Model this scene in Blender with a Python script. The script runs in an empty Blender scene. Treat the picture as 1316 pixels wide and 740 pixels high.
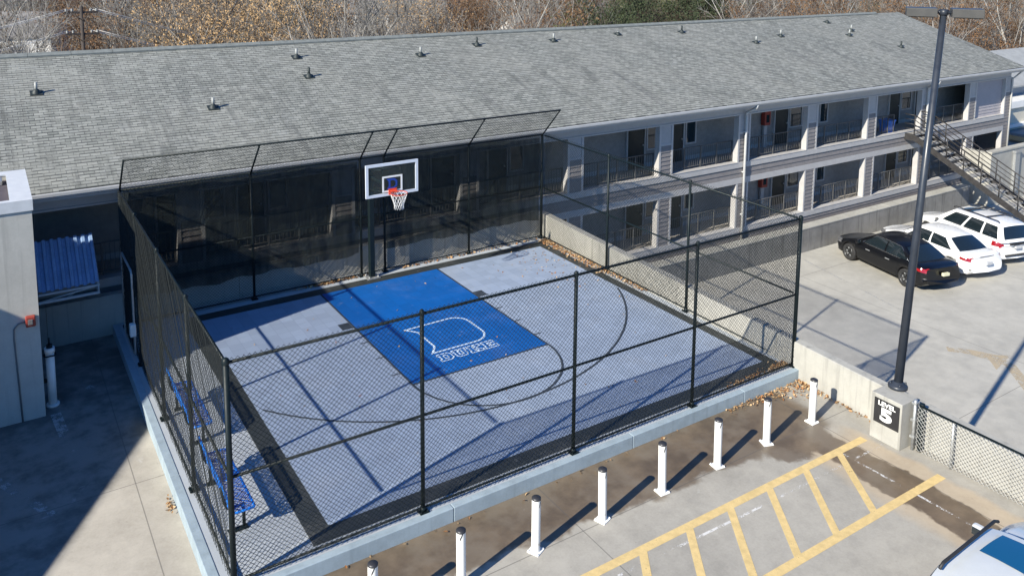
import bpy, bmesh, math, random
from mathutils import Vector, Matrix, Euler
from math import sin, cos, pi, radians, sqrt, atan2
random.seed(7)
scene = bpy.context.scene
C = scene.collection

# ------------------------------------------------------------------ node helpers
class NG:
    def __init__(s, m):
        m.use_nodes = True
        s.t = m.node_tree; s.t.nodes.clear()
        s.out = s.n('ShaderNodeOutputMaterial'); s.b = s.n('ShaderNodeBsdfPrincipled')
        s.l(s.b.outputs[0], s.out.inputs['Surface'])
    def n(s, k, **kw):
        x = s.t.nodes.new(k)
        for a, v in kw.items(): setattr(x, a, v)
        return x
    def l(s, a, b): s.t.links.new(a, b)
    def put(s, v, sock):
        if isinstance(v, (int, float)): sock.default_value = v
        elif isinstance(v, tuple): sock.default_value = (v + (1,))[:4] if len(sock.default_value) == 4 else v[:3]
        else: s.l(v, sock)
    def m(s, op, a, b=0.0, c=0.0):
        x = s.n('ShaderNodeMath', operation=op); s.put(a, x.inputs[0]); s.put(b, x.inputs[1]); s.put(c, x.inputs[2]); return x.outputs[0]
    def mix(s, f, a, b, mode='MIX'):
        x = s.n('ShaderNodeMix', data_type='RGBA', blend_type=mode); s.put(f, x.inputs[0]); s.put(a, x.inputs[6]); s.put(b, x.inputs[7]); return x.outputs[2]
    def coord(s, which='Object'):
        return s.n('ShaderNodeTexCoord').outputs[which]
    def xyz(s, v):
        x = s.n('ShaderNodeSeparateXYZ'); s.l(v, x.inputs[0]); return x.outputs
    def comb(s, x, y, z):
        c = s.n('ShaderNodeCombineXYZ'); s.put(x, c.inputs[0]); s.put(y, c.inputs[1]); s.put(z, c.inputs[2]); return c.outputs[0]
    def noise(s, v, scale, detail=4, rough=.55, dist=0):
        x = s.n('ShaderNodeTexNoise'); s.l(v, x.inputs['Vector']); x.inputs['Scale'].default_value = scale
        x.inputs['Detail'].default_value = detail; x.inputs['Roughness'].default_value = rough; x.inputs['Distortion'].default_value = dist
        return x.outputs['Fac']
    def scl(s, v, sc):
        x = s.n('ShaderNodeMapping'); s.l(v, x.inputs[0]); x.inputs['Scale'].default_value = sc; return x.outputs[0]
    def ss(s, v, lo, hi, a=0., b=1., smooth=True):
        x = s.n('ShaderNodeMapRange', interpolation_type='SMOOTHSTEP' if smooth else 'LINEAR'); s.put(v, x.inputs[0])
        for i, q in enumerate((lo, hi, a, b)): s.put(q, x.inputs[i+1])
        return x.outputs[0]
    def bump(s, h, strength=.3, dist=.01):
        x = s.n('ShaderNodeBump'); x.inputs['Strength'].default_value = strength; x.inputs['Distance'].default_value = dist
        s.l(h, x.inputs['Height']); s.l(x.outputs[0], s.b.inputs['Normal'])
    def base(s, v): s.put(v, s.b.inputs['Base Color'])
    def rough(s, v): s.put(v, s.b.inputs['Roughness'])

def mat(name, col, rough=.6, metal=0., var=.12, scale=6., bump=.0, coat=0., trans=0., spec=.5, alpha=1.):
    m = bpy.data.materials.new(name); g = NG(m); v = g.coord()
    if var:
        n1 = g.noise(v, scale, 5); n2 = g.noise(v, scale*7.3, 3)
        f = g.m('ADD', g.m('MULTIPLY', n1, .65), g.m('MULTIPLY', n2, .35))
        f = g.ss(f, .3, .7)
        lo = tuple(c*(1-var) for c in col); hi = tuple(min(1, c*(1+var)) for c in col)
        g.base(g.mix(f, lo, hi))
        g.rough(g.ss(n1, .25, .75, max(.02, rough-.08), min(1, rough+.08)))
        if bump: g.bump(n2, bump, .01)
    else:
        g.base(col); g.rough(rough)
    g.b.inputs['Metallic'].default_value = metal
    g.b.inputs['Coat Weight'].default_value = coat; g.b.inputs['Coat Roughness'].default_value = .06
    g.b.inputs['Transmission Weight'].default_value = trans
    g.b.inputs['Specular IOR Level'].default_value = spec
    g.b.inputs['Alpha'].default_value = alpha
    return m

# ------------------------------------------------------------------ mesh helpers
class MB:
    def __init__(s): s.v = []; s.f = []; s.mi = []; s.cur = 0; s.sm = []; s.smooth = False; s.uv = None
    def add(s, vs, fs):
        o = len(s.v); s.v += [tuple(p) for p in vs]
        for f in fs: s.f.append(tuple(o+i for i in f)); s.mi.append(s.cur); s.sm.append(s.smooth)
        return s
    def box(s, x0, x1, y0, y1, z0, z1):
        return s.add([(x0,y0,z0),(x1,y0,z0),(x1,y1,z0),(x0,y1,z0),(x0,y0,z1),(x1,y0,z1),(x1,y1,z1),(x0,y1,z1)],
                     [(3,2,1,0),(4,5,6,7),(0,1,5,4),(1,2,6,5),(2,3,7,6),(3,0,4,7)])
    def obox(s, c, ux, uy, uz):
        c, ux, uy, uz = map(Vector, (c, ux, uy, uz)); P = []
        for k in (-1, 1):
            for a, b in ((-1,-1),(1,-1),(1,1),(-1,1)): P.append(c + ux*a + uy*b + uz*k)
        return s.add(P, [(3,2,1,0),(4,5,6,7),(0,1,5,4),(1,2,6,5),(2,3,7,6),(3,0,4,7)])
    def rbox(s, x0, x1, y0, y1, z0, z1, b=.01):
        # box with chamfered edges
        bm = bmesh.new(); bmesh.ops.create_cube(bm, size=1)
        for v in bm.verts: v.co = Vector(((x0+x1)/2+v.co.x*(x1-x0), (y0+y1)/2+v.co.y*(y1-y0), (z0+z1)/2+v.co.z*(z1-z0)))
        bmesh.ops.bevel(bm, geom=bm.edges[:], offset=b, segments=2, affect='EDGES', profile=.5)
        bm.verts.index_update(); s.add([v.co[:] for v in bm.verts], [[v.index for v in f.verts] for f in bm.faces]); bm.free(); return s
    def tube(s, p0, p1, r, n=8, r1=None, cap=True, smooth=True):
        p0, p1 = Vector(p0), Vector(p1); d = (p1-p0)
        if d.length < 1e-6: return s
        d.normalize(); a = d.orthogonal().normalized(); b = d.cross(a); r1 = r if r1 is None else r1
        V = [p0 + (a*cos(2*pi*i/n)+b*sin(2*pi*i/n))*r for i in range(n)] + [p1 + (a*cos(2*pi*i/n)+b*sin(2*pi*i/n))*r1 for i in range(n)]
        F = [(i, (i+1) % n, n+(i+1) % n, n+i) for i in range(n)]
        sv = s.smooth; s.smooth = smooth; o = len(s.v)
        s.add(V, F); s.smooth = False
        if cap:
            for f in (tuple(range(n-1, -1, -1)), tuple(range(n, 2*n))): s.f.append(tuple(o+i for i in f)); s.mi.append(s.cur); s.sm.append(False)
        s.smooth = sv; return s
    def path(s, pts, r, n=8, closed=False):
        pts = [Vector(p) for p in pts]; N = len(pts); rings = []
        prev = None; V = []
        for i, p in enumerate(pts):
            a = pts[i-1] if (i > 0 or closed) else p; b = pts[(i+1) % N] if (i < N-1 or closed) else p
            d = (b-a).normalized()
            if prev is None: u = d.orthogonal().normalized()
            else: u = (prev - d*prev.dot(d)).normalized()
            prev = u; w = d.cross(u)
            rr = r[i] if isinstance(r, (list, tuple)) else r
            V += [p + (u*cos(2*pi*k/n)+w*sin(2*pi*k/n))*rr for k in range(n)]
        F = []
        for i in range(N if closed else N-1):
            j = (i+1) % N
            F += [(i*n+k, i*n+(k+1) % n, j*n+(k+1) % n, j*n+k) for k in range(n)]
        if not closed: F += [tuple(range(n-1, -1, -1)), tuple(range((N-1)*n, N*n))]
        sv = s.smooth; s.smooth = True; s.add(V, F); s.smooth = sv; return s
    def prism(s, poly, z0, z1):
        n = len(poly)
        return s.add([(x,y,z0) for x,y in poly]+[(x,y,z1) for x,y in poly],
            [tuple(range(n-1,-1,-1)), tuple(range(n,2*n))]+[(i,(i+1)%n,n+(i+1)%n,n+i) for i in range(n)])
    def lathe(s, prof, n=20, axis='z', c=(0,0,0), close=False):
        V = []; m = len(prof)
        for i in range(n):
            a = 2*pi*i/n
            for r, h in prof:
                p = (r*cos(a), r*sin(a), h) if axis == 'z' else (h, r*cos(a), r*sin(a))
                V.append((p[0]+c[0], p[1]+c[1], p[2]+c[2]))
        F = []
        for i in range(n):
            j = (i+1) % n
            for k in range(m if close else m-1):
                k2 = (k+1) % m
                F.append((i*m+k, j*m+k, j*m+k2, i*m+k2))
        sv = s.smooth; s.smooth = True; s.add(V, F); s.smooth = sv; return s
    def quad(s, *p): return s.add(p, [tuple(range(len(p)))])
    def strip(s, pts, w, z, closed=False, n_up=None):
        # flat ribbon along a 2-D polyline at height z
        N = len(pts); L = []; R = []
        for i in range(N):
            p = Vector(pts[i])
            a = Vector(pts[i-1]) if (i > 0 or closed) else None; b = Vector(pts[(i+1) % N]) if (i < N-1 or closed) else None
            d1 = (p-a).normalized() if a is not None else (b-p).normalized(); d2 = (b-p).normalized() if b is not None else d1
            t = d1+d2
            t = t.normalized() if t.length > 1e-4 else d1
            nn = Vector((-t.y, t.x)); k = max(.45, nn.dot(Vector((-d1.y, d1.x))))
            L.append(p+nn*(w/2/k)); R.append(p-nn*(w/2/k))
        V = [(q.x, q.y, z) for q in L]+[(q.x, q.y, z) for q in R]
        return s.add(V, [(i, N+i, N+(i+1) % N, (i+1) % N) for i in range(N if closed else N-1)])
    def mesh(s, name, mats):
        me = bpy.data.meshes.new(name); me.from_pydata(s.v, [], s.f)
        for m in (mats if isinstance(mats, (list, tuple)) else [mats]): me.materials.append(m)
        me.polygons.foreach_set('material_index', s.mi); me.polygons.foreach_set('use_smooth', s.sm)
        me.update(); return me

def setp(o, label=None, cat=None, group=None, kind=None):
    if label: o['label'] = label
    if cat: o['category'] = cat
    if group: o['group'] = group
    if kind: o['kind'] = kind
    return o
def link(o, parent=None):
    C.objects.link(o)
    if parent is not None: o.parent = parent
    return o
ORIG = {}
def thing(name, label, cat, loc=(0,0,0), rz=0, group=None, scale=1.):
    o = bpy.data.objects.new(name, None); o.empty_display_size = .2; link(o)
    o.location = loc; o.rotation_euler = (0, 0, rz); o.scale = (scale,)*3
    ORIG[o.name] = Vector(loc); return setp(o, label, cat, group)
def part(name, mb, m, parent, world=True, label=None):
    """world=True: mesh built in world coordinates, parent has no rotation"""
    me = mb.mesh(name, m)
    o = bpy.data.objects.new(name, me); link(o, parent)
    root = parent
    while root.parent is not None: root = root.parent
    if world and root.name in ORIG: me.transform(Matrix.Translation(-ORIG[root.name]))
    if label: o['label'] = label
    return o
def solo(name, mb, m, label, cat, group=None, origin=None):
    me = mb.mesh(name, m); o = bpy.data.objects.new(name, me); link(o)
    if origin is not None:
        me.transform(Matrix.Translation(-Vector(origin))); o.location = origin
    return setp(o, label, cat, group)
def struct(name, mb, m, kind='structure'):
    o = bpy.data.objects.new(name, mb.mesh(name, m)); link(o); o['kind'] = kind; return o
def copy_thing(root, loc, rz=None, label=None, scale=None):
    c = root.copy(); C.objects.link(c); c.location = loc
    if rz is not None: c.rotation_euler = (0, 0, rz)
    if scale is not None: c.scale = (scale,)*3 if not isinstance(scale, tuple) else scale
    if label: c['label'] = label
    for ch in root.children:
        d = ch.copy(); C.objects.link(d); d.parent = c
        for gch in ch.children:
            e = gch.copy(); C.objects.link(e); e.parent = d
    return c
def lerp(a, b, t): return a+(b-a)*t

# ------------------------------------------------------------------ camera
cam = bpy.data.cameras.new('Camera'); co = bpy.data.objects.new('Camera', cam); C.objects.link(co)
rv = Vector((0.8410415160277535, -0.5409156946237051, 0.007705817769234409)); uv_ = Vector((0.06462845458913839, 0.11460942699335137, 0.991306129357463)); fv = Vector((0.5370962029051759, 0.8332315947886338, -0.13134983163610076))
M = Matrix((( rv.x, uv_.x, -fv.x, -9.40206), (rv.y, uv_.y, -fv.y, -21.40459), (rv.z, uv_.z, -fv.z, 9.40200), (0,0,0,1)))
co.matrix_world = M
cam.sensor_fit = 'HORIZONTAL'; cam.sensor_width = 36; cam.lens = 36*1064.874/1316
cam.shift_x = 2.63/1316; cam.shift_y = -284.168/1316
cam.clip_start = .1; cam.clip_end = 3000
scene.camera = co

# ------------------------------------------------------------------ light
SUN = Vector((1.60, .435, -1.0)).normalized()
w = bpy.data.worlds.new('World'); scene.world = w; w.use_nodes = True
nt = w.node_tree; nt.nodes.clear()
wo = nt.nodes.new('ShaderNodeOutputWorld'); wb = nt.nodes.new('ShaderNodeBackground'); sk = nt.nodes.new('ShaderNodeTexSky')
sk.sky_type = 'NISHITA'; sk.sun_disc = False; sk.sun_elevation = math.asin(-SUN.z); sk.sun_rotation = atan2(-SUN.x, -SUN.y)
sk.air_density = 1.0; sk.dust_density = .6; sk.ozone_density = 2.0
wb.inputs[1].default_value = .060
tn = nt.nodes.new('ShaderNodeMix'); tn.data_type = 'RGBA'; tn.blend_type = 'MULTIPLY'; tn.inputs[0].default_value = 1; tn.inputs[7].default_value = (.38,.89,1.55,1)
nt.links.new(sk.outputs[0], tn.inputs[6]); nt.links.new(tn.outputs[2], wb.inputs[0]); nt.links.new(wb.outputs[0], wo.inputs[0])
sl = bpy.data.lights.new('Sun', 'SUN'); sl.energy = 5.0; sl.angle = radians(.55); sl.color = (1, .935, .80)
so = bpy.data.objects.new('Sun', sl); C.objects.link(so); so.rotation_euler = SUN.to_track_quat('-Z', 'Y').to_euler(); so.location = (-60, -20, 60)
vs = scene.view_settings; vs.view_transform = 'Standard'; vs.look = 'None'; vs.exposure = .74; vs.gamma = 1; vs.use_curve_mapping = False

# ------------------------------------------------------------------ materials
M_black = mat('black_coated_steel', (.005,.011,.013), .5, var=.2, scale=9, spec=.3)
M_wire = mat('black_vinyl_wire', (.012,.016,.016), .65, var=0, spec=.25)
M_galv = mat('galvanised_steel', (.42,.43,.43), .45, metal=.6, var=.2, scale=20)
M_galvwire = mat('galvanised_wire', (.50,.50,.48), .5, metal=.3, var=0)
M_white = mat('white_paint', (.80,.80,.78), .45, var=.05, scale=5)
M_trim = mat('lilac_white_trim_paint', (.43,.42,.415), .55, var=.07, scale=3)
M_side = mat('mauve_grey_siding', (.205,.19,.188), .65, var=.12, scale=4)
M_panel = mat('lilac_panel', (.38,.375,.375), .6, var=.08, scale=3)
M_corr = mat('corridor_wall_paint', (.29,.27,.25), .75, var=.15, scale=5)
M_gutter = mat('gutter_white_metal', (.50,.50,.49), .4, var=.08, scale=3)
M_floor = mat('corridor_concrete', (.40,.37,.33), .8, var=.15, scale=4)
M_glassdk = mat('dark_window_glass', (.02,.035,.045), .05, var=0, spec=.8)
M_door = mat('dark_door_paint', (.012,.017,.016), .5, var=.2, scale=3)
M_rail = mat('railing_bronze', (.085,.085,.085), .5, var=.2, scale=8)
M_red = mat('red_painted_box', (.30,.045,.03), .5, var=.15, scale=8)
M_blue = mat('blue_powder_coat', (.012,.19,.72), .35, var=.1, scale=8, coat=.2)
M_rubber = mat('tyre_rubber', (.018,.018,.019), .8, var=.2, scale=15)
M_alloy = mat('alloy_rim', (.13,.135,.14), .35, metal=.8, var=.1)
M_dkalloy = mat('dark_alloy_rim', (.06,.06,.065), .4, metal=.7, var=.1)
M_carblack = mat('black_car_paint', (.003,.0035,.005), .35, var=0, coat=.45, spec=.3)
M_carwhite = mat('white_car_paint', (.80,.80,.79), .3, var=.02, coat=.8)
M_carglass = mat('tinted_car_glass', (.010,.016,.02), .03, var=0, spec=.9, coat=.5)
M_tail = mat('tail_light_red', (.26,.008,.010), .2, var=.15, coat=.8, scale=15)
M_lens = mat('clear_lamp_lens', (.12,.12,.125), .15, var=.2, coat=.8, scale=30)
M_plate = mat('licence_plate', (.62,.60,.42), .5, var=.1, scale=40)
M_sunroof = mat('sky_toned_sunroof', (.008,.085,.19), .06, var=0, spec=.9)  # blue sky reflection painted into the glass colour
M_silver = mat('silver_white_car_paint', (.56,.58,.58), .35, var=.03, coat=.6)
M_platew = mat('pale_licence_plate', (.45,.46,.48), .5, var=.1, scale=40)
M_chrome = mat('bright_trim', (.55,.56,.57), .25, metal=.9, var=.05)
M_plastic = mat('black_plastic', (.02,.02,.021), .6, var=.15)
M_orange = mat('orange_rim_paint', (.62,.07,.03), .4, var=.1)
M_net = mat('white_net_cord', (.75,.74,.72), .8, var=.08, scale=30)

def concrete(name, col, var=.16, bump=.15, streak=0., scale=1., joints=None):
    m = bpy.data.materials.new(name); g = NG(m); v = g.coord()
    a = g.noise(v, .35*scale, 6, .6); b = g.noise(v, 2.3*scale, 6, .62); c = g.noise(v, 26*scale, 3)
    f = g.ss(g.m('ADD', g.m('ADD', g.m('MULTIPLY', a, .45), g.m('MULTIPLY', b, .4)), g.m('MULTIPLY', c, .15)), .33, .67)
    colr = g.mix(f, tuple(k*(1-var) for k in col), tuple(k*(1+var) for k in col))
    if streak:
        sv = g.scl(v, (7, 7, .35)); s1 = g.ss(g.noise(sv, 1., 4, .6), .52, .74)
        colr = g.mix(g.m('MULTIPLY', s1, streak), colr, tuple(k*.42 for k in col))
        s2 = g.ss(g.noise(g.scl(v, (3.1, 3.1, .5)), 1.3, 4, .6), .6, .8)
        colr = g.mix(g.m('MULTIPLY', s2, streak*.6), colr, tuple(min(1, k*1.5) for k in col))
    if joints:
        x, y, z = g.xyz(v)
        for axis, pitch, off in joints:
            u = (x, y, z)[axis]
            fr = g.m('ABSOLUTE', g.m('SUBTRACT', g.m('FRACT', g.m('DIVIDE', g.m('ADD', u, off), pitch)), .5))
            k = g.m('MULTIPLY', g.ss(fr, .5-.016/pitch, .5-.007/pitch), .65)
            colr = g.mix(k, colr, tuple(q*.35 for q in col))
    g.base(colr); g.rough(g.ss(b, .3, .7, .7, .9)); g.bump(g.m('ADD', b, g.m('MULTIPLY', c, .5)), bump, .01)
    return m
M_conc = concrete('grey_concrete', (.34,.325,.30), .18, .2, streak=.35)
M_wall = concrete('weathered_concrete_wall', (.37,.36,.325), .14, .2, streak=.5)
M_wallold = concrete('stained_retaining_concrete', (.20,.195,.185), .30, .25, streak=.85)
M_render = concrete('painted_tower_concrete', (.46,.45,.41), .12, .10, streak=.28, scale=1.2)
M_kerb = concrete('pale_blue_painted_concrete', (.29,.36,.41), .14, .12, streak=.22, scale=1.8)
M_slab = concrete('pale_court_slab', (.37,.40,.43), .08, .08, scale=1.2)
M_lowdeck = concrete('parking_deck_concrete', (.40,.385,.345), .15, .12, joints=[(0, 7.3, 4.2), (1, 9.1, 1.0)])

# upper deck : concrete with wet drainage stains, dry sediment edge and slab joints
def deck_material():
    m = bpy.data.materials.new('stained_deck_concrete'); g = NG(m); v = g.coord()
    a = g.noise(v, .3, 6, .6); b = g.noise(v, 2.0, 6, .65); c = g.noise(v, 30, 3); d = g.noise(v, .9, 5, .6); e = g.noise(g.scl(v, (1,1,1)), 5.5, 4)
    x, y, z = g.xyz(v)
    wx = g.m('ADD', x, g.m('MULTIPLY', g.m('SUBTRACT', d, .5), .55)); wx = g.m('ADD', wx, g.m('MULTIPLY', g.m('SUBTRACT', e, .5), .12))
    wy = g.m('ADD', y, g.m('MULTIPLY', g.m('SUBTRACT', d, .5), 1.1)); wy = g.m('ADD', wy, g.m('MULTIPLY', g.m('SUBTRACT', e, .5), .14))
    f = g.ss(g.m('ADD', g.m('ADD', g.m('MULTIPLY', a, .45), g.m('MULTIPLY', b, .4)), g.m('MULTIPLY', c, .15)), .33, .67)
    col = g.mix(f, (.265,.25,.22), (.41,.385,.335))
    # warm bare area left of the court
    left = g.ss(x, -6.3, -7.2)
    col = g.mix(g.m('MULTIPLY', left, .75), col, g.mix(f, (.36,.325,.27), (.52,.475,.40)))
    # band of dry sediment beside the parapet
    sed = g.m('MULTIPLY', g.m('MULTIPLY', g.ss(wx, 3.55, 3.95), g.ss(wx, 5.45, 5.25)), g.ss(wy, -11.2, -11.9))
    col = g.mix(g.m('MULTIPLY', sed, .55), col, g.mix(b, (.42,.31,.19), (.56,.44,.29)))
    # wet strip in the gully
    st = g.m('MULTIPLY', g.m('MULTIPLY', g.ss(wx, 3.98, 4.05), g.ss(wx, 4.90, 4.84)), g.ss(wy, -11.2, -11.5))
    # damp area along the kerb
    lim = g.ss(x, -5.5, 1.5, -10.75, -11.3, False)
    k1 = g.m('MULTIPLY', g.ss(g.m('SUBTRACT', wy, lim), -.10, .06), g.ss(y, -9.6, -9.75))
    k1 = g.m('MULTIPLY', k1, g.ss(x, -6.9, -5.8)); k1 = g.m('MULTIPLY', k1, g.ss(wx, 5.35, 5.0))
    # tongue running from the kerb to the gully
    dx = g.m('SUBTRACT', wx, 4.0); dy = g.m('SUBTRACT', wy, -11.2)
    rad = g.m('SQRT', g.m('ADD', g.m('MULTIPLY', dx, dx), g.m('MULTIPLY', g.m('MULTIPLY', dy, dy), 1.5)))
    t1 = g.ss(rad, 1.0, .85)
    wet = g.m('MAXIMUM', g.m('MAXIMUM', st, k1), t1)
    wcol = g.mix(g.ss(b, .3, .7), (.075,.050,.028), (.15,.105,.062))
    wcol = g.mix(g.ss(d, .45, .6), wcol, g.mix(b, (.115,.086,.056), (.18,.142,.10)))
    col = g.mix(g.m('MULTIPLY', wet, .88), col, wcol)
    # yard left of the court: cast shade painted darker, over blotchy damp
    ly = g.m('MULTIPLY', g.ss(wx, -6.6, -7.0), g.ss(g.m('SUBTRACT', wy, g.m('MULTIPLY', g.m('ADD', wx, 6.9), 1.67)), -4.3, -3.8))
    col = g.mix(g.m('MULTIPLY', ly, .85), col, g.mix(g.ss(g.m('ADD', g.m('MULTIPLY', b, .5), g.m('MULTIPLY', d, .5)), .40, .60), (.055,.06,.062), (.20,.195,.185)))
    spk = g.ss(g.noise(v, 14, 3, .7), .66, .74); col = g.mix(g.m('MULTIPLY', spk, .30), col, (.13,.12,.10))
    # white efflorescence
    eff = g.ss(g.noise(v, 1.6, 6, .7, .6), .66, .74)
    col = g.mix(g.m('MULTIPLY', eff, .35), col, (.6,.59,.56))
    for u, off, pitch in ((x, 7.5, 6.2), (y, 5.85, 5.4)):
        fr = g.m('ABSOLUTE', g.m('SUBTRACT', g.m('FRACT', g.m('DIVIDE', g.m('ADD', u, off), pitch)), .5))
        k = g.m('MULTIPLY', g.ss(fr, .5-.013/pitch, .5-.006/pitch), .6)
        col = g.mix(k, col, (.09,.085,.08))
    g.base(col)
    g.rough(g.m('SUBTRACT', .85, g.m('MULTIPLY', g.m('MAXIMUM', wet, g.m('MULTIPLY', ly, .55)), .42)))
    g.bump(g.m('ADD', b, g.m('MULTIPLY', c, .5)), .12, .01)
    return m
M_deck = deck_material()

def tile_material(name, col, pitch=.30, dust=.12):
    m = bpy.data.materials.new(name); g = NG(m); v = g.coord(); x, y, z = g.xyz(v)
    def grid(p, w):
        a = [g.ss(g.m('ABSOLUTE', g.m('SUBTRACT', g.m('FRACT', g.m('DIVIDE', u, p)), .5)), .5-w/p, .5-w*.45/p) for u in (x, y)]
        return g.m('MAXIMUM', a[0], a[1])
    g1 = grid(pitch, .006)
    ck = g.n('ShaderNodeTexWhiteNoise', noise_dimensions='2D')
    g.l(g.comb(g.m('FLOOR', g.m('DIVIDE', x, pitch)), g.m('FLOOR', g.m('DIVIDE', y, pitch)), 0.), ck.inputs['Vector'])
    tint = g.ss(ck.outputs['Value'], 0, 1, .93, 1.07, False)
    vm = g.n('ShaderNodeVectorMath', operation='SCALE'); vm.inputs[0].default_value = col; g.l(tint, vm.inputs['Scale'])
    c = g.mix(g.m('MULTIPLY', g1, .4), vm.outputs[0], tuple(k*.5 for k in col))
    a = g.noise(v, .7, 5, .65); b = g.noise(v, 9, 4, .6)
    c = g.mix(g.m('MULTIPLY', g.ss(a, .5, .75), dust), c, (.45,.43,.40))
    c = g.mix(g.m('MULTIPLY', g.ss(b, .45, .8), dust*.7), c, tuple(k*.6 for k in col))
    sc_ = g.noise(g.scl(v, (2.2, 5.5, 1)), 1.1, 6, .75, 1.2); c = g.mix(g.m('MULTIPLY', g.ss(sc_, .60, .72), .22), c, tuple(k*.4 for k in col)); c = g.mix(g.m('MULTIPLY', g.ss(sc_, .40, .30), .18), c, (.5,.5,.48))
    g.base(c); g.rough(g.ss(a, .3, .7, .45, .62)); g.bump(g.m('ADD', g.m('MULTIPLY', g1, -1.), g.m('MULTIPLY', b, .2)), .25, .004)
    return m
M_tgrey = tile_material('grey_court_tile', (.275,.335,.44))
M_tblue = tile_material('blue_court_tile', (.003,.095,.355), dust=.05)
M_tblack = tile_material('black_court_tile', (.030,.035,.036), dust=.12)
M_linedk = mat('dark_line_paint', (.035,.045,.06), .6, var=.3, scale=8)
M_linewh = mat('white_line_paint', (.48,.60,.74), .6, var=.12, scale=12)

def worn_paint(name, col, thr=.62):
    m = bpy.data.materials.new(name); g = NG(m); v = g.coord()
    a = g.noise(v, 7, 6, .7); b = g.noise(v, 45, 4, .7); h = g.noise(v, 1.3, 3)
    f = g.m('ADD', g.m('ADD', g.m('MULTIPLY', a, .4), g.m('MULTIPLY', b, .3)), g.m('MULTIPLY', h, .3))
    g.base(g.mix(g.ss(a, .3, .7), tuple(k*.86 for k in col), tuple(min(1, k*1.1) for k in col))); g.rough(.75)
    g.put(g.ss(f, thr, thr-.05), g.b.inputs['Alpha']); return m
M_yel = worn_paint('worn_yellow_paint', (.64,.475,.215), .64)
M_yelfade = worn_paint('faded_tan_paint', (.43,.355,.25), .53)
M_whworn = worn_paint('worn_white_paint', (.66,.65,.63), .50)
M_whfaint = worn_paint('faint_white_paint', (.42,.42,.41), .50)

# ------------------------------------------------------------------ setting: decks and ground
Z0 = -.25; ZL = -3.2
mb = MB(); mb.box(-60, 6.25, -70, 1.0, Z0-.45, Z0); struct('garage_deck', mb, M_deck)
mb = MB(); mb.box(6.5, 90, -70, 1.57, ZL-.45, ZL); struct('lower_parking_deck', mb, M_lowdeck)
def ground():
    m = bpy.data.materials.new('leaf_litter_ground'); g = NG(m); v = g.coord()
    a = g.noise(v, .02, 5); b = g.noise(v, .35, 6, .7); c = g.noise(v, 3, 4, .7)
    col = g.mix(g.ss(b, .35, .65), (.050,.037,.025), (.105,.078,.052)); col = g.mix(g.m('MULTIPLY', g.ss(c, .4, .7), .6), col, (.085,.068,.052))
    col = g.mix(g.m('MULTIPLY', g.ss(a, .5, .62), .5), col, (.09,.085,.04))
    g.base(col); g.rough(.95); g.bump(c, .5, .1)
    B = MB(); N = 60
    P = []
    for j in range(N+1):
        for i in range(N+1):
            x = -900+2400*i/N; y = -400+2000*j/N
            dd = max(0, (x*.45+y*.9)-90)
            P.append((x, y, -10.5 + .035*dd + 1.2*sin(x*.021+1)*sin(y*.017)))
    B.add(P, [(j*(N+1)+i, j*(N+1)+i+1, (j+1)*(N+1)+i+1, (j+1)*(N+1)+i) for j in range(N) for i in range(N)])
    B.sm = [True]*len(B.f)
    struct('ground', B, m)
ground()
def gz(x, y): return -10.5 + .035*max(0, (x*.45+y*.9)-90) + 1.2*sin(x*.021+1)*sin(y*.017)

# ------------------------------------------------------------------ court
XA, XB, YA, YB, H = -6.70, 6.06, -9.68, .69, 3.57      # fence lines
CX0, CX1, CY0, CY1 = -5.03, 5.62, -9.16, 0.0            # grey tile field
BX0, BX1, BY0, BY1 = -5.40, 5.92, -9.50, .40            # outer edge of the black border
mb = MB()
mb.box(-6.93, 6.16, -9.84, .98, Z0+.002, 0)
struct('court_slab', mb, M_slab)
mb = MB(); mb.box(BX0, BX1, BY0, BY1, .001, .012)
struct('court_border', mb, M_tblack)
mb = MB(); mb.box(CX0, CX1, CY0, CY1, .002, .016); struct('court_floor', mb, M_tgrey)
K = 1.83
mb = MB(); mb.box(-K, K, -5.79, .003, .003, .020); struct('key_area', mb, M_tblue)
# markings
mb = MB(); z = .0235
mb.strip([(-K, 0), (-K, -5.79), (K, -5.79), (K, 0)], .05, z)
mb.strip([(K*cos(a), -5.79-K*sin(a)) for a in [pi*i/40 for i in range(41)]], .05, z+.002)
R3 = 6.07; a0 = math.acos(5.62/R3); a1 = math.acos(-5.03/R3)
arc = [(R3*cos(-t), -1.53+R3*sin(-t)) for t in [lerp(a0, a1, i/70) for i in range(71)]]
arc = [(x, y) for x, y in arc if CX0 < x < CX1]
mb.strip(arc, .05, z+.004)
for sx in (-1, 1):
    for yy in (-3.36, -4.27, -5.18):
        mb.box(min(sx*K, sx*(K+.21)), max(sx*K, sx*(K+.21)), yy-.02, yy+.02, .0165, .0215)
    mb.box(min(sx*(K+.03), sx*(K+.31)), max(sx*(K+.03), sx*(K+.31)), -2.44, -2.08, .0165, .0215)
struct('court_lines', mb, M_linedk)
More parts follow.
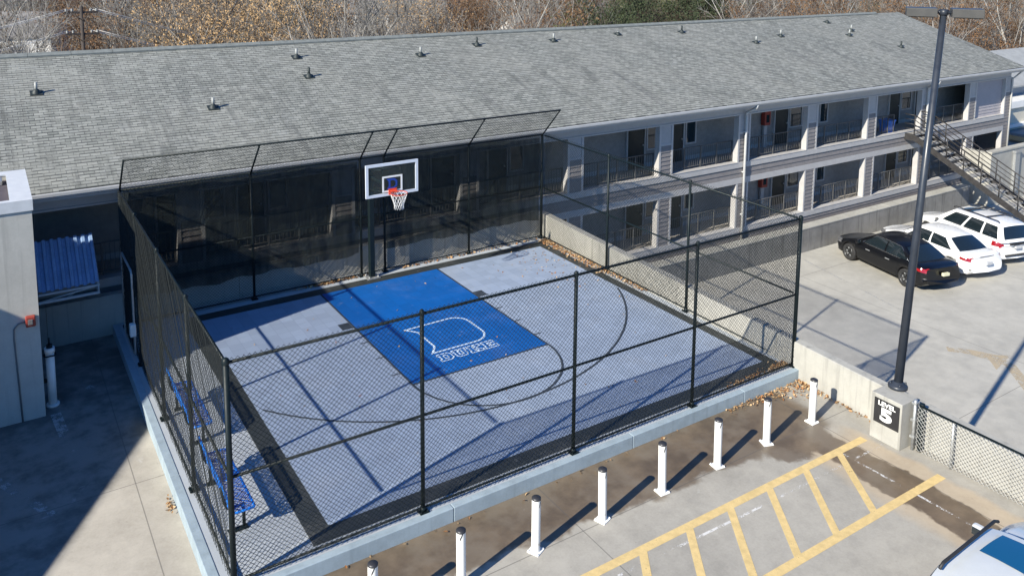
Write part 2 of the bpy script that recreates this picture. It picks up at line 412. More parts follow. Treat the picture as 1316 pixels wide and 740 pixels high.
# emblem: block letter D with serifs plus outlined lettering
mb = MB(); z = .0245
def rc(cx, cy, r, a0, a1, n=6): return [(cx+r*cos(lerp(a0, a1, i/n)), cy+r*sin(lerp(a0, a1, i/n))) for i in range(n+1)]
D = [(-.80, -3.27)] + [(.40, -3.24)] + rc(.42, -3.66, .42, pi/2, 0) + rc(.42, -4.31, .42, 0, -pi/2) + [(-.78, -4.73), (-.58, -4.44), (-.58, -3.56)]
mb.strip(D, .055, z, closed=True)
def letter(poly, x0, y0, wd, ht):
    mb.strip([(x0+x*wd, y0+y*ht) for x, y in poly], .032, z, closed=True)
LW, LH, ly = .345, .34, -5.21
XS = [-.77+i*.403 for i in range(4)]
letter([(0,0),(.75,0),(1,.22),(1,.78),(.75,1),(0,1),(0,.74),(.12,.74),(.12,.26),(0,.26)], XS[0], ly, LW, LH)
letter([(.38,.26),(.6,.26),(.68,.34),(.68,.66),(.6,.74),(.38,.74)], XS[0], ly, LW, LH)
letter([(.22,0),(.78,0),(.92,.16),(.92,.76),(1,.76),(1,1),(.56,1),(.56,.76),(.64,.76),(.64,.27),(.36,.27),(.36,.76),(.44,.76),(.44,1),(0,1),(0,.76),(.08,.76),(.08,.16)], XS[1], ly, LW, LH)
letter([(0,0),(.46,0),(.46,.24),(.39,.24),(.39,.38),(.62,.24),(.56,.24),(.56,0),(1,0),(1,.24),(.92,.24),(.58,.52),(.88,.76),(1,.76),(1,1),(.56,1),(.56,.76),(.62,.76),(.39,.58),(.39,.76),(.46,.76),(.46,1),(0,1),(0,.76),(.08,.76),(.08,.24),(0,.24)], XS[2], ly, LW, LH)
letter([(0,0),(1,0),(1,.36),(.76,.36),(.76,.26),(.39,.26),(.39,.4),(.62,.4),(.62,.6),(.39,.6),(.39,.75),(.74,.75),(.74,.66),(.98,.66),(.98,1),(0,1),(0,.75),(.09,.75),(.09,.25),(0,.25)], XS[3], ly, LW, LH)
struct('court_emblem', mb, M_linewh)

# kerb round the court (raised edge)
mb = MB()
xs = [-6.98, -3.05, 1.0, 4.2, 6.10]
for i in range(4): mb.rbox(xs[i]+.004, xs[i+1]-.004, -9.88, -9.74, Z0-.01, .012, .012)
struct('front_kerb', mb, M_kerb)
mb = MB()
ys = [-9.735, -6.4, -3.0, .2, .97]
for i in range(4): mb.rbox(-7.0, -6.84, ys[i]+.004, ys[i+1]-.004, Z0-.01, .012, .012)
struct('side_kerb', mb, M_kerb)

# ------------------------------------------------------------------ chain link
def chain(mb, O, U, V, W, Hh, pitch=.085, r=.0035, smp=None):
    O, U, V = Vector(O), Vector(U).normalized(), Vector(V).normalized(); N = U.cross(V).normalized()
    jr = random.Random(int(abs(O.x*31+O.y*17)*10)+3)
    for fam in (1, -1):
        k = 0
        n = int((W+Hh)/pitch)+2
        for i in range(n+1):
            c = i*pitch+jr.uniform(-.05, .05)*pitch; off = N*(r*.9*fam+jr.uniform(-1, 1)*r*2)
            # line u + fam*v = c  (fam=1)   or u - v = c - Hh (fam=-1)
            if fam == 1:
                u0, u1 = max(0, c-Hh), min(W, c)
                if u1-u0 < 1e-3: continue
                a, b = (u0, c-u0), (u1, c-u1)
            else:
                cc = c-Hh
                u0, u1 = max(0, cc), min(W, cc+Hh)
                if u1-u0 < 1e-3: continue
                a, b = (u0, u0-cc), (u1, u1-cc)
            mb.tube(O+U*a[0]+V*a[1]+off, O+U*b[0]+V*b[1]+off, r, 4, cap=False, smooth=True)

def post(mb, x, y, z0, z1, r=.036, cap=True):
    mb.tube((x, y, z0), (x, y, z1), r, 10)
    if cap:
        mb.smooth = True; mb.lathe([(r*1.22, -.05), (r*1.22, 0), (r*1.0, .03), (r*.5, .05), (0.001, .056)], 10, c=(x, y, z1)); mb.smooth = False
def foot(mb, x, y, z):
    mb.rbox(x-.085, x+.085, y-.085, y+.085, z, z+.016, .004)
    mb.tube((x, y, z+.014), (x, y, z+.09), .052, 10)
    for a in (-1, 1):
        for b in (-1, 1): mb.tube((x+a*.062, y+b*.062, z+.014), (x+a*.062, y+b*.062, z+.04), .012, 6)

def fence(name, label, P0, P1, posts, Hh, ends, midz=1.76, z0=.012, ties=False):
    """straight chain link fence; ends = which end posts belong to it"""
    t = thing(name, label, 'fence', ((P0[0]+P1[0])/2, (P0[1]+P1[1])/2, 0))
    a, b = Vector((P0[0], P0[1], 0)), Vector((P1[0], P1[1], 0)); d = (b-a).normalized(); L = (b-a).length
    for q in posts:
        m1 = MB(); r = .046 if q in (0, 1) and q in ends else .036
        p = a+d*(q*L); post(m1, p.x, p.y, z0, Hh+.01, r); foot(m1, p.x, p.y, z0)
        part('fence_post', m1, M_black, t)
    for zz, rr in ((Hh-.02, .026), (midz, .024), (.085, .02)):
        m1 = MB(); m1.tube(a+Vector((0,0,zz)), b+Vector((0,0,zz)), rr, 8)
        part('fence_rail', m1, M_black, t)
    nrm = Vector((d.y, -d.x, 0))
    m1 = MB(); chain(m1, a+nrm*.036+Vector((0,0,.05)), d, (0,0,1), L, Hh+.01)
    part('chain_link_mesh', m1, M_wire, t)
    if ties:
        m1 = MB()
        for q in posts:
            p = a+d*(q*L)
            for k in range(1, 11):
                zz = .1+k*(Hh-.2)/10.5
                m1.path([p+Vector((.05*cos(s), .05*sin(s), zz)) for s in [2*pi*i/8 for i in range(8)]], .006, 4, closed=True)
        part('wire_tie', m1, M_galvwire, t)
    return t
Lx = XB-XA
fence('chain_link_fence', 'black chain link fence along the front kerb of the court, nearest the white bollards', (XA, YA), (XB, YA),
      [0]+[(x-XA)/Lx for x in (-3.54, -.34, 2.80)]+[1], H, (0, 1))
XR0, XR1 = 6.0, 6.16
fence('chain_link_fence', 'black chain link fence beside the concrete parapet on the parked cars side of the court', (XB, YA+.10), (6.16, YB-.1),
      [(y-YA)/(YB-YA) for y in (-6.2, -2.75)], H, ())
lf = fence('chain_link_fence', 'black chain link fence behind the blue benches, facing the shaded yard', (XA-.02, YB-.1), (XA, YA+.10),
      [(YB-y)/(YB-YA) for y in (-7.05, -4.33, -1.6)], H, ())
# back fence with raked top extension
bf = thing('chain_link_fence', 'black chain link fence with overhanging raked top behind the basketball hoop', 'fence', (0, YB, 0))
bx = [XA, -3.47, -.32, .43, 3.33, XB+.08]
for x in bx:
    m1 = MB(); post(m1, x, YB, .005, H, .042 if x in (bx[0], bx[-1]) else .036, cap=False); foot(m1, x, YB, .0)
    part('fence_post', m1, M_black, bf)
    m1 = MB(); m1.tube((x, YB, H-.03), (x, -.30, 4.545), .024, 8); part('extension_arm', m1, M_black, bf)
for (y, zz, rr) in ((YB, H-.01, .027), (-.30, 4.545, .025), (YB, 1.78, .024), (YB, .08, .02)):
    m1 = MB(); m1.tube((XA, y, zz), (XB+.08, y, zz), rr, 8); part('fence_rail', m1, M_black, bf)
m1 = MB(); chain(m1, (XA, YB-.038, .05), (1,0,0), (0,0,1), Lx+.08, H-.03)
chain(m1, (XA, YB-.02, H), (1,0,0), (0,-.99,.975), Lx+.08, 1.38); part('chain_link_mesh', m1, M_wire, bf)

# gate in the left fence (steel frame with rounded corners, folded against the fence)
gt = thing('pedestrian_gate', 'narrow gate with pale rounded pipe frame at the far end of the left fence', 'gate', (XA-.1, -.5, 0))
m1 = MB()
y0, y1, zt, zb, rr = -1.35, .18, 2.16, .12, .12
fr = []
for (cy, cz, a0) in ((y1-rr, zt-rr, 0), (y0+rr, zt-rr, pi/2), (y0+rr, zb+rr, pi), (y1-rr, zb+rr, 1.5*pi)):
    fr += [(XA-.10, cy+rr*cos(a0+pi/2*i/5), cz+rr*sin(a0+pi/2*i/5)) for i in range(6)]
m1.path(fr, .026, 8, closed=True); part('gate_frame', m1, M_galv, gt)
m1 = MB(); chain(m1, (XA-.10, y1, zb), (0,-1,0), (0,0,1), y1-y0, zt-zb); part('gate_mesh', m1, M_wire, gt)
m1 = MB(); m1.rbox(XA-.20, XA-.07, y0-.10, y0+.06, .62, .92, .02); part('latch_box', m1, M_white, gt)

# windscreen cloth hung on the back fence
def cloth_mat():
    m = bpy.data.materials.new('black_mesh_windscreen'); g = NG(m); v = g.coord()
    n = g.noise(v, 3, 5); n2 = g.noise(g.scl(v, (1.,1.,.25)), 6, 4)
    g.base(g.mix(g.ss(n, .3, .7), (.006,.012,.012), (.014,.022,.021))); g.rough(.85); g.bump(g.noise(g.scl(v, (9.,1.,.7)), 1.6, 4, .6, .4), .9, .05)
    g.put(g.ss(n2, .3, .75, .80, .60), g.b.inputs['Alpha'])
    return m
M_cloth = cloth_mat()
def screen(x0, x1, label, seed):
    rng = random.Random(seed); B = MB(); nx = int((x1-x0)/.07); nz = 34
    ph = [rng.uniform(0, 6) for _ in range(9)]
    for j in range(nz+1):
        v = j/nz
        for i in range(nx+1):
            x = lerp(x0, x1, i/nx)
            zb = .66+.035*sin(x*2.1+ph[0])+.03*sin(x*5.3+ph[1])
            ztop = 3.50-.05*abs(sin(x*1.1+ph[2]))
            z = lerp(zb, ztop, v)
            fold = (.022*sin(x*7+ph[3]+1.2*v)+.035*sin(x*2.3+z*1.6+ph[4])+.016*sin(x*15+ph[5]+2*z))*(1.2-v*.9)
            diag = .014*max(0, sin((x*1.0+z*1.3)*2.4+ph[6]))**4+.012*max(0, sin((x*1.2-z*.9)*2.0+ph[7]))**6
            B.v.append((x, YB+.085+fold+diag, z))
    for j in range(nz):
        for i in range(nx):
            a = j*(nx+1)+i; B.f.append((a, a+1, a+nx+2, a+nx+1)); B.mi.append(0); B.sm.append(True)
    solo('windscreen', B, M_cloth, label, 'windscreen', 'dark mesh screens on the back fence', ((x0+x1)/2, YB, 0))
screen(XA+.02, -.36, 'wide wrinkled black mesh screen on the back fence left of the hoop', 3)
screen(.47, XB+.03, 'narrower black mesh screen on the back fence right of the hoop', 5)

# ------------------------------------------------------------------ basketball hoop
hp = thing('basketball_hoop', 'glass basketball backboard with white frame and orange rim on a black post', 'basketball hoop', (-.1, .45, 0))
m1 = MB(); m1.rbox(-.175, -.025, .38, .53, .03, 3.35, .012); m1.rbox(-.135, -.065, -.70, .42, 3.02, 3.10, .01); part('pole', m1, M_black, hp)
m1 = MB()
for s in (-1, 1):
    m1.tube((-.1+s*.07, .40, 3.30), (-.137+s*.28, -1.09, 3.62), .026, 8); m1.tube((-.1+s*.07, .40, 2.70), (-.137+s*.28, -1.09, 3.02), .026, 8)
m1.box(-.43, .16, -1.10, -1.075, 2.98, 3.66)
part('support_arm', m1, M_black, hp)
m1 = MB(); m1.rbox(-.30, .10, .26, .62, .012, .04, .006)
for a in (-.24, .04):
    for b in (.31, .57): m1.tube((a, b, .03), (a, b, .09), .018, 6)
part('base_plate', m1, M_galv, hp)
X0, X1, ZB, ZT, YF = -.137-.779, -.137+.779, 2.908, 3.822, -1.149
m1 = MB(); fw = .075
for (a, b, c, d) in ((X0, X1, ZB, ZB+fw), (X0, X1, ZT-fw, ZT)): m1.box(a, b, YF, YF+.045, c, d)
for (a, b) in ((X0, X0+fw), (X1-fw, X1)): m1.box(a, b, YF, YF+.045, ZB+fw, ZT-fw)
bfm = part('backboard_frame', m1, mat('backboard_frame_paint', (.62,.66,.72), .4, var=.05), hp)
glass = bpy.data.materials.new('backboard_glass'); g = NG(glass); g.base((.10,.13,.13)); g.rough(.03); g.b.inputs['Alpha'].default_value = .10; g.b.inputs['Specular IOR Level'].default_value = .7
m1 = MB(); m1.box(X0+fw, X1-fw, YF+.012, YF+.026, ZB+fw, ZT-fw); part('backboard_glass', m1, glass, hp)
m1 = MB(); a, b, c, d, t = -.137-.30, -.137+.30, ZB+.10, ZB+.55, .05; yq0, yq1 = YF+.006, YF+.0115
m1.box(a, b, yq0, yq1, c, c+t); m1.box(a, b, yq0, yq1, d-t, d); m1.box(a, a+t, yq0, yq1, c+t, d-t); m1.box(b-t, b, yq0, yq1, c+t, d-t)
part('shooting_square', m1, M_white, hp)
# small blue letter emblem on the glass
m1 = MB(); yq = YF+.009
def vpoly(mb, poly, y, w, zc, xc, sx, sz):
    q = MB(); q.strip([(xc+x*sx, zc+z*sz) for x, z in poly], w, 0, closed=True)
    mb.add([(x, y, z) for x, z, _ in q.v], [tuple(reversed(f)) for f in q.f])
vpoly(m1, [(-.5,.5),(.2,.5),(.5,.25),(.5,-.25),(.2,-.5),(-.5,-.5),(-.35,-.3),(-.35,.3)], yq, .055, ZB+.325, -.137, .24, .24)
part('backboard_emblem', m1, mat('emblem_blue', (.01,.05,.30), .4, var=.05), hp)
m1 = MB(); RC = (-.137, YF-.40, 3.06); R = .229
m1.path([(RC[0]+R*cos(t), RC[1]+R*sin(t), RC[2]) for t in [2*pi*i/28 for i in range(28)]], .011, 6, closed=True)
m1.box(RC[0]-.12, RC[0]+.12, YF-.03, YF-.001, 2.94, 3.10); m1.box(RC[0]-.08, RC[0]+.08, YF-.19, YF-.03, 3.035, 3.055)
for s in (-1, 1): m1.tube((RC[0]+s*.10, YF-.02, 2.99), (RC[0]+s*.17, RC[1]+.16, 3.05), .010, 6)
rim = part('rim', m1, M_orange, hp)
m1 = MB(); n = 12; prof = [(.225, 0), (.205, -.08), (.175, -.16), (.145, -.25), (.125, -.34), (.13, -.43)]
for i in range(n):
    for sgn in (1, -1):
        pts = [(RC[0]+r*cos(2*pi*(i+sgn*k*.5)/n), RC[1]+r*sin(2*pi*(i+sgn*k*.5)/n), RC[2]-.008+h) for k, (r, h) in enumerate(prof)]
        m1.path(pts, .0055, 4)
part('net', m1, M_net, hp)

# ------------------------------------------------------------------ benches
def bench(label, y, x=-6.38):
    t = thing('park_bench', label, 'bench', (x, y, 0), 0, 'blue mesh benches by the left fence')
    L = 1.90
    def panel(O, U, V, W, D, r=.05):
        O, U, V = Vector(O), Vector(U), Vector(V); m = MB(); pts = []
        for cu, cv, a0 in ((W-r, D-r, 0), (r, D-r, pi/2), (r, r, pi), (W-r, r, 1.5*pi)):
            pts += [O+U*(cu+r*cos(a0+pi/2*i/4))+V*(cv+r*sin(a0+pi/2*i/4)) for i in range(5)]
        m.path(pts, .021, 8, closed=True)
        q = MB(); chain(q, O+U*.01+V*.01, U, V, W-.02, D-.02, .055, .0055); m.add(q.v, q.f)
        m.tube(O+U*(W*.5)+V*.01, O+U*(W*.5)+V*(D-.01), .012, 6)
        return m
    part('seat', panel((-.05, L/2, .46), (0,-1,0), (1,0,0), L, .34), M_blue, t, False)
    part('backrest', panel((-.10, L/2, .53), (0,-1,0), (-.22,0,.975), L, .34), M_blue, t, False)
    for s in (-1, 1):
        yy = s*(L/2-.22); m = MB()
        m.path([(.16, yy, .05), (.16, yy, .30), (.15, yy, .44)], .028, 8); m.path([(.18, yy, .43), (.0, yy, .42), (-.10, yy, .44), (-.15, yy, .56), (-.19, yy, .84)], .024, 8)
        m.path([(-.04, yy, .43), (-.04, yy, .05)], .028, 8); m.rbox(-.10, .22, yy-.055, yy+.055, .0, .03, .01)
        part('leg', m, M_black, t, False)
    return t
bench('blue mesh bench nearest the front corner post of the court', -7.72)
bench('blue mesh bench further back along the left fence, towards the gate', -4.82)

# ------------------------------------------------------------------ bollards
M_bol = bpy.data.materials.new('scuffed_white_bollard_paint'); g = NG(M_bol); v = g.coord(); x_, y_, z_ = g.xyz(v)
oi = g.n('ShaderNodeObjectInfo'); vv = g.n('ShaderNodeVectorMath', operation='ADD'); g.l(v, vv.inputs[0]); g.l(oi.outputs['Location'], vv.inputs[1])
n_ = g.noise(vv.outputs[0], 9, 5, .7); n2_ = g.noise(g.scl(vv.outputs[0], (20, 20, 3)), 1, 4, .65)
c_ = g.mix(g.m('MULTIPLY', g.ss(n_, .56, .70), g.ss(z_, .55, .0)), (.78,.78,.75), (.30,.25,.19)); c_ = g.mix(g.m('MULTIPLY', g.ss(n2_, .60, .72), .45), c_, (.35,.33,.30))
g.base(c_); g.rough(.45)
bo = thing('bollard', 'white bollard closest to the parapet wall', 'bollard', (4.83, -11.16, Z0), 0, 'white bollards along the court kerb')
m1 = MB(); m1.smooth = True; m1.lathe([(.074, .02), (.074, .93)], 20); m1.smooth = False
part('post', m1, M_bol, bo, False)
m1 = MB(); m1.lathe([(.077, .925), (.077, .95), (.055, .965), (.001, .968)], 20); part('cap', m1, mat('dark_cap', (.05,.05,.055), .4, metal=.4), bo, False)
m1 = MB(); m1.rbox(-.108, .108, -.108, .108, .0, .018, .005)
for a in (-.088, .088):
    for b in (-.088, .088): m1.tube((a, b, .016), (a, b, .036), .013, 6)
part('base_plate', m1, M_white, bo, False)
m1 = MB()
pts = [(-1.9+.7*i/6) for i in range(7)]
for i in range(6):
    a, b = pts[i], pts[i+1]; h0 = .80+.02*i; hh = .055
    m1.quad((.0752*cos(a), .0752*sin(a), h0), (.0752*cos(b), .0752*sin(b), h0+.008), (.0752*cos(b), .0752*sin(b), h0+.05), (.0752*cos(a), .0752*sin(a), h0+hh))
part('sticker', m1, M_plastic, bo, False)
ordw = ['', 'second white bollard from the parapet wall', 'third white bollard from the parapet wall', 'fourth white bollard from the parapet wall, mid row',
        'fifth white bollard from the parapet wall', 'sixth white bollard from the parapet wall', 'white bollard at the bottom edge, next to last from the left corner', 'white bollard nearest the left corner of the kerb, only its top showing']
for i in range(1, 8):
    bq = copy_thing(bo, (4.83-i*1.418+random.uniform(-.02, .02), -11.16-.01*i+(.06 if i > 6 else 0), Z0), random.uniform(-.5, .5), ordw[i]); bq.rotation_euler.x = random.uniform(-.018, .018); bq.rotation_euler.y = random.uniform(-.018, .018)

# ------------------------------------------------------------------ parapet wall, pillar, sign, lamp
pw = thing('parapet_wall', 'pale concrete parapet wall between the court and the lower parking deck', 'wall', (6.2, -6, ZL))
def xwall(y): return lerp(5.96, 6.34, (y+12)/13.0)
def ztop(y): return lerp(.60, .76, (y+12)/13.0)
m1 = MB()
seg = [(-40, -17.5), (-17.49, -12.78), (-12.775, -9.2), (-9.19, -4.1), (-4.09, .98)]
for a, b in seg:
    P = []
    for y in (a, b):
        x = xwall(max(y, -20)); zt = ztop(max(y, -20))
        P += [(x, y, ZL-.4), (x+.26, y, ZL-.4), (x+.26, y, zt-.015), (x+.235, y, zt), (x+.025, y, zt), (x, y, zt-.015)]
    m1.add(P, [(i, (i+1) % 6, 6+(i+1) % 6, 6+i) for i in range(6)][::-1]+[(5,4,3,2,1,0), (6,7,8,9,10,11)])
part('wall_panel', m1, M_wall, pw)
pi_ = thing('concrete_pillar', 'square concrete pillar carrying the black level sign and the lamp post', 'pillar', (5.8, -12.4, Z0))
m1 = MB(); m1.rbox(5.42, 5.955, -12.76, -12.10, Z0, .72, .015); part('shaft', m1, M_wall, pi_)
sg = thing('level_sign', 'square black sign with white lettering on the pillar under the lamp post', 'sign', (5.41, -12.45, .3))
m1 = MB(); SY0, SY1, SZ0, SZ1 = -12.72, -12.18, .13, .64
m1.box(5.400, 5.416, SY0, SY1, SZ0, SZ1); part('board', m1, mat('sign_black', (.022,.022,.024), .5, var=.08), sg)
def text_mesh(name, s, size, m, parent, yc, zc, x, wscale=1., bold=.0):
    cu = bpy.data.curves.new(name, 'FONT'); cu.body = s; cu.size = size; cu.align_x = 'CENTER'; cu.align_y = 'CENTER'; cu.extrude = .002; cu.offset = bold
    to = bpy.data.objects.new('tmp', cu); C.objects.link(to); dg = bpy.context.evaluated_depsgraph_get(); dg.update()
    me = bpy.data.meshes.new_from_object(to.evaluated_get(dg)); bpy.data.objects.remove(to); bpy.data.curves.remove(cu)
    me.name = name; me.materials.clear(); me.materials.append(m)
    # text x -> world -y , text y -> world z, normal -> -x
    me.transform(Matrix(((0,0,-1,x), (-wscale,0,0,yc), (0,1,0,zc), (0,0,0,1))))
    me.transform(Matrix.Translation(-ORIG[parent.name]))
    o = bpy.data.objects.new(name, me); link(o, parent); return o
text_mesh('level_lettering', 'LEVEL', .13, M_white, sg, -12.45, .56, 5.397, 1.12, .004)
text_mesh('level_number', '5', .36, M_white, sg, -12.45, .335, 5.397, 1.45, .018)

lp = thing('lamp_post', 'tall dark grey lamp post with two box lamp heads on the concrete pillar', 'street lamp', (5.82, -12.42, .72))
A = Vector((5.99, -12.30, .72)); T = Vector((6.95, -12.12, 8.36)); LD = (T-A).normalized()
M_pole = mat('dark_grey_pole_paint', (.026,.032,.044), .4, var=.12, scale=5)
m1 = MB(); m1.tube(A, T, .088, 16, .062); part('pole', m1, M_pole, lp)
m1 = MB(); m1.lathe([(.001,.002),(.19,.002),(.19,.05),(.17,.075),(.115,.09),(.10,.13),(.001,.13)], 20, c=A)
for k in range(4):
    t = pi/4+k*pi/2; m1.tube(A+Vector((.145*cos(t), .145*sin(t), .05)), A+Vector((.145*cos(t), .145*sin(t), .12)), .018, 6)
part('base_cover', m1, M_pole, lp)
ux = Vector((.562, -.827, 0)); uy = Vector((.827, .562, 0))
m1 = MB(); m1.tube(T-LD*.06, T+LD*.06, .085, 14)
m1.tube(T-ux*.25, T+ux*.25, .035, 8); part('head_bracket', m1, M_pole, lp)
M_head = mat('grey_lamp_housing', (.055,.053,.05), .5, var=.1, scale=4)
for s, ln in ((-1, .165), (1, .165)):
    q = MB(); c = T+ux*(s*.41)
    q.obox(c, ux*.28, uy*.28, Vector((0,0,.085)))
    q.obox(c+Vector((0,0,-.091)), ux*.24, uy*.24, Vector((0,0,.008)))
    o = part('lamp_head', q, M_head, lp)
    bv = o.modifiers.new('b', 'BEVEL'); bv.width = .012; bv.segments = 2

# galvanised chain link panel in front of the parapet
cp = thing('chain_link_fence', 'low galvanised chain link fence with dark top rail against the parapet by the pillar', 'fence', (5.72, -16, Z0))
py0 = -12.86
m1 = MB()
chain(m1, (5.70, py0-.06, Z0+.03), (0,-1,0), (0,0,1), 7.5, .93, .085, .0042); part('chain_link_mesh', m1, M_galvwire, cp)
m1 = MB(); m1.tube((5.70, py0, Z0), (5.70, py0, .80), .032, 10); m1.tube((5.76, py0+.02, Z0), (5.76, py0+.02, .78), .024, 10)
for zz in (.0, .35, .7): m1.rbox(5.66, 5.79, py0-.04, py0+.06, zz, zz+.05, .006)
part('end_post', m1, M_galv, cp)
m1 = MB(); m1.tube((5.745, py0-.12, Z0+.02), (5.745, py0-.12, .76), .05, 8); part('hinge_post', m1, M_black, cp)
m1 = MB(); m1.tube((5.70, py0-.1, .72), (5.70, py0-7.5, .72), .022, 8); part('top_rail', m1, M_black, cp)
for yy in (-13.62, -16.0, -18.4):
    m1 = MB(); m1.tube((5.72, yy, Z0), (5.72, yy, .71), .024, 8); part('fence_post', m1, M_galv, cp)

# concrete wall behind the court and yard
bw = thing('garage_edge_wall', 'stained concrete edge wall of the garage behind the back fence and blue canopy', 'wall', (0, 1.1, Z0))
m1 = MB()
for a, b in ((-30, -8.45), (-8.44, -3.8), (-3.79, 1.2), (1.21, 6.34)): m1.box(a, b, .985, 1.22, Z0-.3, .80)
m1.box(6.34, 6.62, 1.0, 1.22, ZL, .74)
part('wall_panel', m1, M_wall, bw)

# ------------------------------------------------------------------ yellow hatch and deck paint
mb = MB(); z = Z0+.004
mb.box(-4.4, 5.22, -12.20, -12.04, Z0, z); mb.box(-4.4, 5.36, -13.74, -13.58, Z0, z)
for xt, xb in ((4.33, 3.36), (3.31, 2.31), (2.28, 1.31), (1.25, .28), (.25, -.72), (-.80, -1.75), (-1.8, -2.8)):
    mb.prism([(xb-.085, -13.58), (xb+.085, -13.58), (xt+.085, -12.20), (xt-.085, -12.20)], Z0, z)
mb.f = [f for f in mb.f]; struct('yellow_hatch_marking', mb, M_yel)
mb = MB(); mb.strip([(-6, -12.36), (-1.5, -12.36), (1.5, -12.43), (5.35, -12.45)], .05, Z0+.002); struct('white_stall_line', mb, M_whworn)
mb = MB(); mb.strip([(4.38, -12.0), (4.45, -13.5), (4.46, -15.5)], .05, Z0+.002); struct('gully_line', mb, M_whworn)
mb = MB(); mb.strip([(-7.85, -1.55), (-6.98, -2.85)], .14, Z0+.003); mb.strip([(-9.65, -4.4), (-8.85, -6.05)], .16, Z0+.003); mb.strip([(-8.55, -2.4), (-8.45, -3.5)], .2, Z0+.003)
struct('faded_stall_marks', mb, M_whfaint)
mb = MB(); z = ZL+.004
mb.strip([(16.6, -7.6), (17.1, -8.2), (17.35, -8.7), (17.2, -9.3), (16.4, -10.1), (15.8, -10.7)], .34, z)
mb.add([(17.9, -8.95, z+.001), (16.85, -8.2, z+.001), (16.55, -9.2, z+.001), (17.0, -8.75, z+.001)], [(0,1,3),(0,3,2)])
struct('faded_arrow_marking', mb, M_yelfade)
mb = MB()
for x in (19.3, 22.5, 25.6): mb.strip([(x-1.2, -5.2), (x+.1, .3)], .09, ZL+.003)
struct('lower_stall_lines', mb, M_whfaint)

# ------------------------------------------------------------------ motel building
YFc = 1.6; COL0, COLS = -.5, 4.367
def shingle_mat():
    m = bpy.data.materials.new('grey_asphalt_shingles'); g = NG(m); uv = g.coord('UV')
    u, v, _ = g.xyz(uv)
    br = g.n('ShaderNodeTexBrick'); g.l(uv, br.inputs['Vector'])
    br.offset = .5; br.inputs['Scale'].default_value = 1; br.inputs['Brick Width'].default_value = .25; br.inputs['Row Height'].default_value = .148
    br.inputs['Mortar Size'].default_value = .008; br.inputs['Mortar Smooth'].default_value = .25; br.inputs['Bias'].default_value = 0
    br.inputs['Color1'].default_value = (.165,.175,.155,1); br.inputs['Color2'].default_value = (.30,.308,.278,1); br.inputs['Mortar'].default_value = (.022,.027,.027,1)  # mortar tone: dark tab gaps, doubling as painted course shadow
    n1 = g.noise(uv, .28, 6, .65); n2 = g.noise(uv, 2.2, 5, .7); n3 = g.noise(uv, 60, 2)
    sn = g.noise(g.scl(uv, (1.5, .10, 1)), 1.0, 7, .70, 0.)
    wn = g.n('ShaderNodeTexWhiteNoise', noise_dimensions='1D'); g.l(g.m('FLOOR', g.m('DIVIDE', v, .148)), wn.inputs['W'])
    col = g.mix(g.ss(n1, .35, .68), br.outputs['Color'], g.mix(.5, br.outputs['Color'], (.31,.31,.275)))
    col = g.mix(g.m('MULTIPLY', g.ss(n2, .45, .75), .35), col, (.17,.175,.17))
    col = g.mix(g.m('MULTIPLY', g.ss(n2, .5, .28), .22), col, (.27,.25,.24))
    st = g.m('MULTIPLY', g.ss(sn, .50, .72), g.ss(v, 8.2, 2.5))
    col = g.mix(g.m('MULTIPLY', st, .72), col, (.085,.09,.09))
    s3 = g.noise(g.scl(uv, (6, .35, 1)), 1., 4, .6); col = g.mix(g.m('MULTIPLY', g.ss(s3, .46, .72), .5), col, (.10,.105,.092))
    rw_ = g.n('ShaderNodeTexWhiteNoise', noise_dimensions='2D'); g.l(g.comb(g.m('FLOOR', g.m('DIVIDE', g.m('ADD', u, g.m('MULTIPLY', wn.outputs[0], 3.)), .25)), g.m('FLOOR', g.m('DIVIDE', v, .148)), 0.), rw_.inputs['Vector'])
    course_shadow = g.m('MULTIPLY', g.ss(g.m('FRACT', g.m('DIVIDE', v, .148)), .40, .18), g.ss(rw_.outputs[0], .15, .5)); col = g.mix(g.m('MULTIPLY', course_shadow, .85), col, (.035,.040,.038))  # shadow under each course edge painted into the colour
    col = g.mix(g.m('MULTIPLY', g.ss(rw_.outputs[0], .8, 1.), .35), col, (.32,.33,.31))
    s4 = g.noise(g.scl(uv, (1.15, .42, 1)), 1., 5, .6, .2); col = g.mix(g.m('MULTIPLY', g.m('MULTIPLY', g.ss(s4, .57, .70), g.ss(v, 7.4, 4.5)), .55), col, (.065,.07,.064))
    col = g.mix(g.m('MULTIPLY', g.ss(n3, .4, .7), .2), col, (.42,.42,.40))
    g.base(col); g.rough(.92)
    saw = g.m('FRACT', g.m('DIVIDE', v, .148))
    h = g.m('ADD', g.m('MULTIPLY', saw, -1.), g.m('MULTIPLY', br.outputs['Fac'], -.7)); h = g.m('ADD', h, g.m('MULTIPLY', n3, .25))
    g.bump(h, .8, .025)
    return m
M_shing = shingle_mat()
bd = thing('motel_building', 'long two storey grey and white building with open galleries and a grey shingle roof', 'building', (12, YFc, ZL))
X0b, X1b = -24., 38.55
EY, EZ, RY, RZ = 1.02, 3.66, 8.684, 6.19
sl_ = sqrt((RY-EY)**2+(RZ-EZ)**2)
me = bpy.data.meshes.new('roof')
BY = 2*RY-EY; TH = .10
V = [(X0b,EY,EZ),(X1b,EY,EZ),(X1b,RY,RZ),(X0b,RY,RZ),(X1b,BY,EZ),(X0b,BY,EZ)]
V += [(x,y,z-TH) for x,y,z in V]
F = [(0,1,2,3),(3,2,4,5),(7,6,9,8),(8,9,11,10),(1,0,6,7),(2,1,7,8),(4,2,8,10),(5,4,10,11),(3,5,11,9),(0,3,9,6)]
me.from_pydata([tuple(Vector(p)-ORIG['motel_building']) for p in V], [], F)
ul = me.uv_layers.new(name='UVMap')
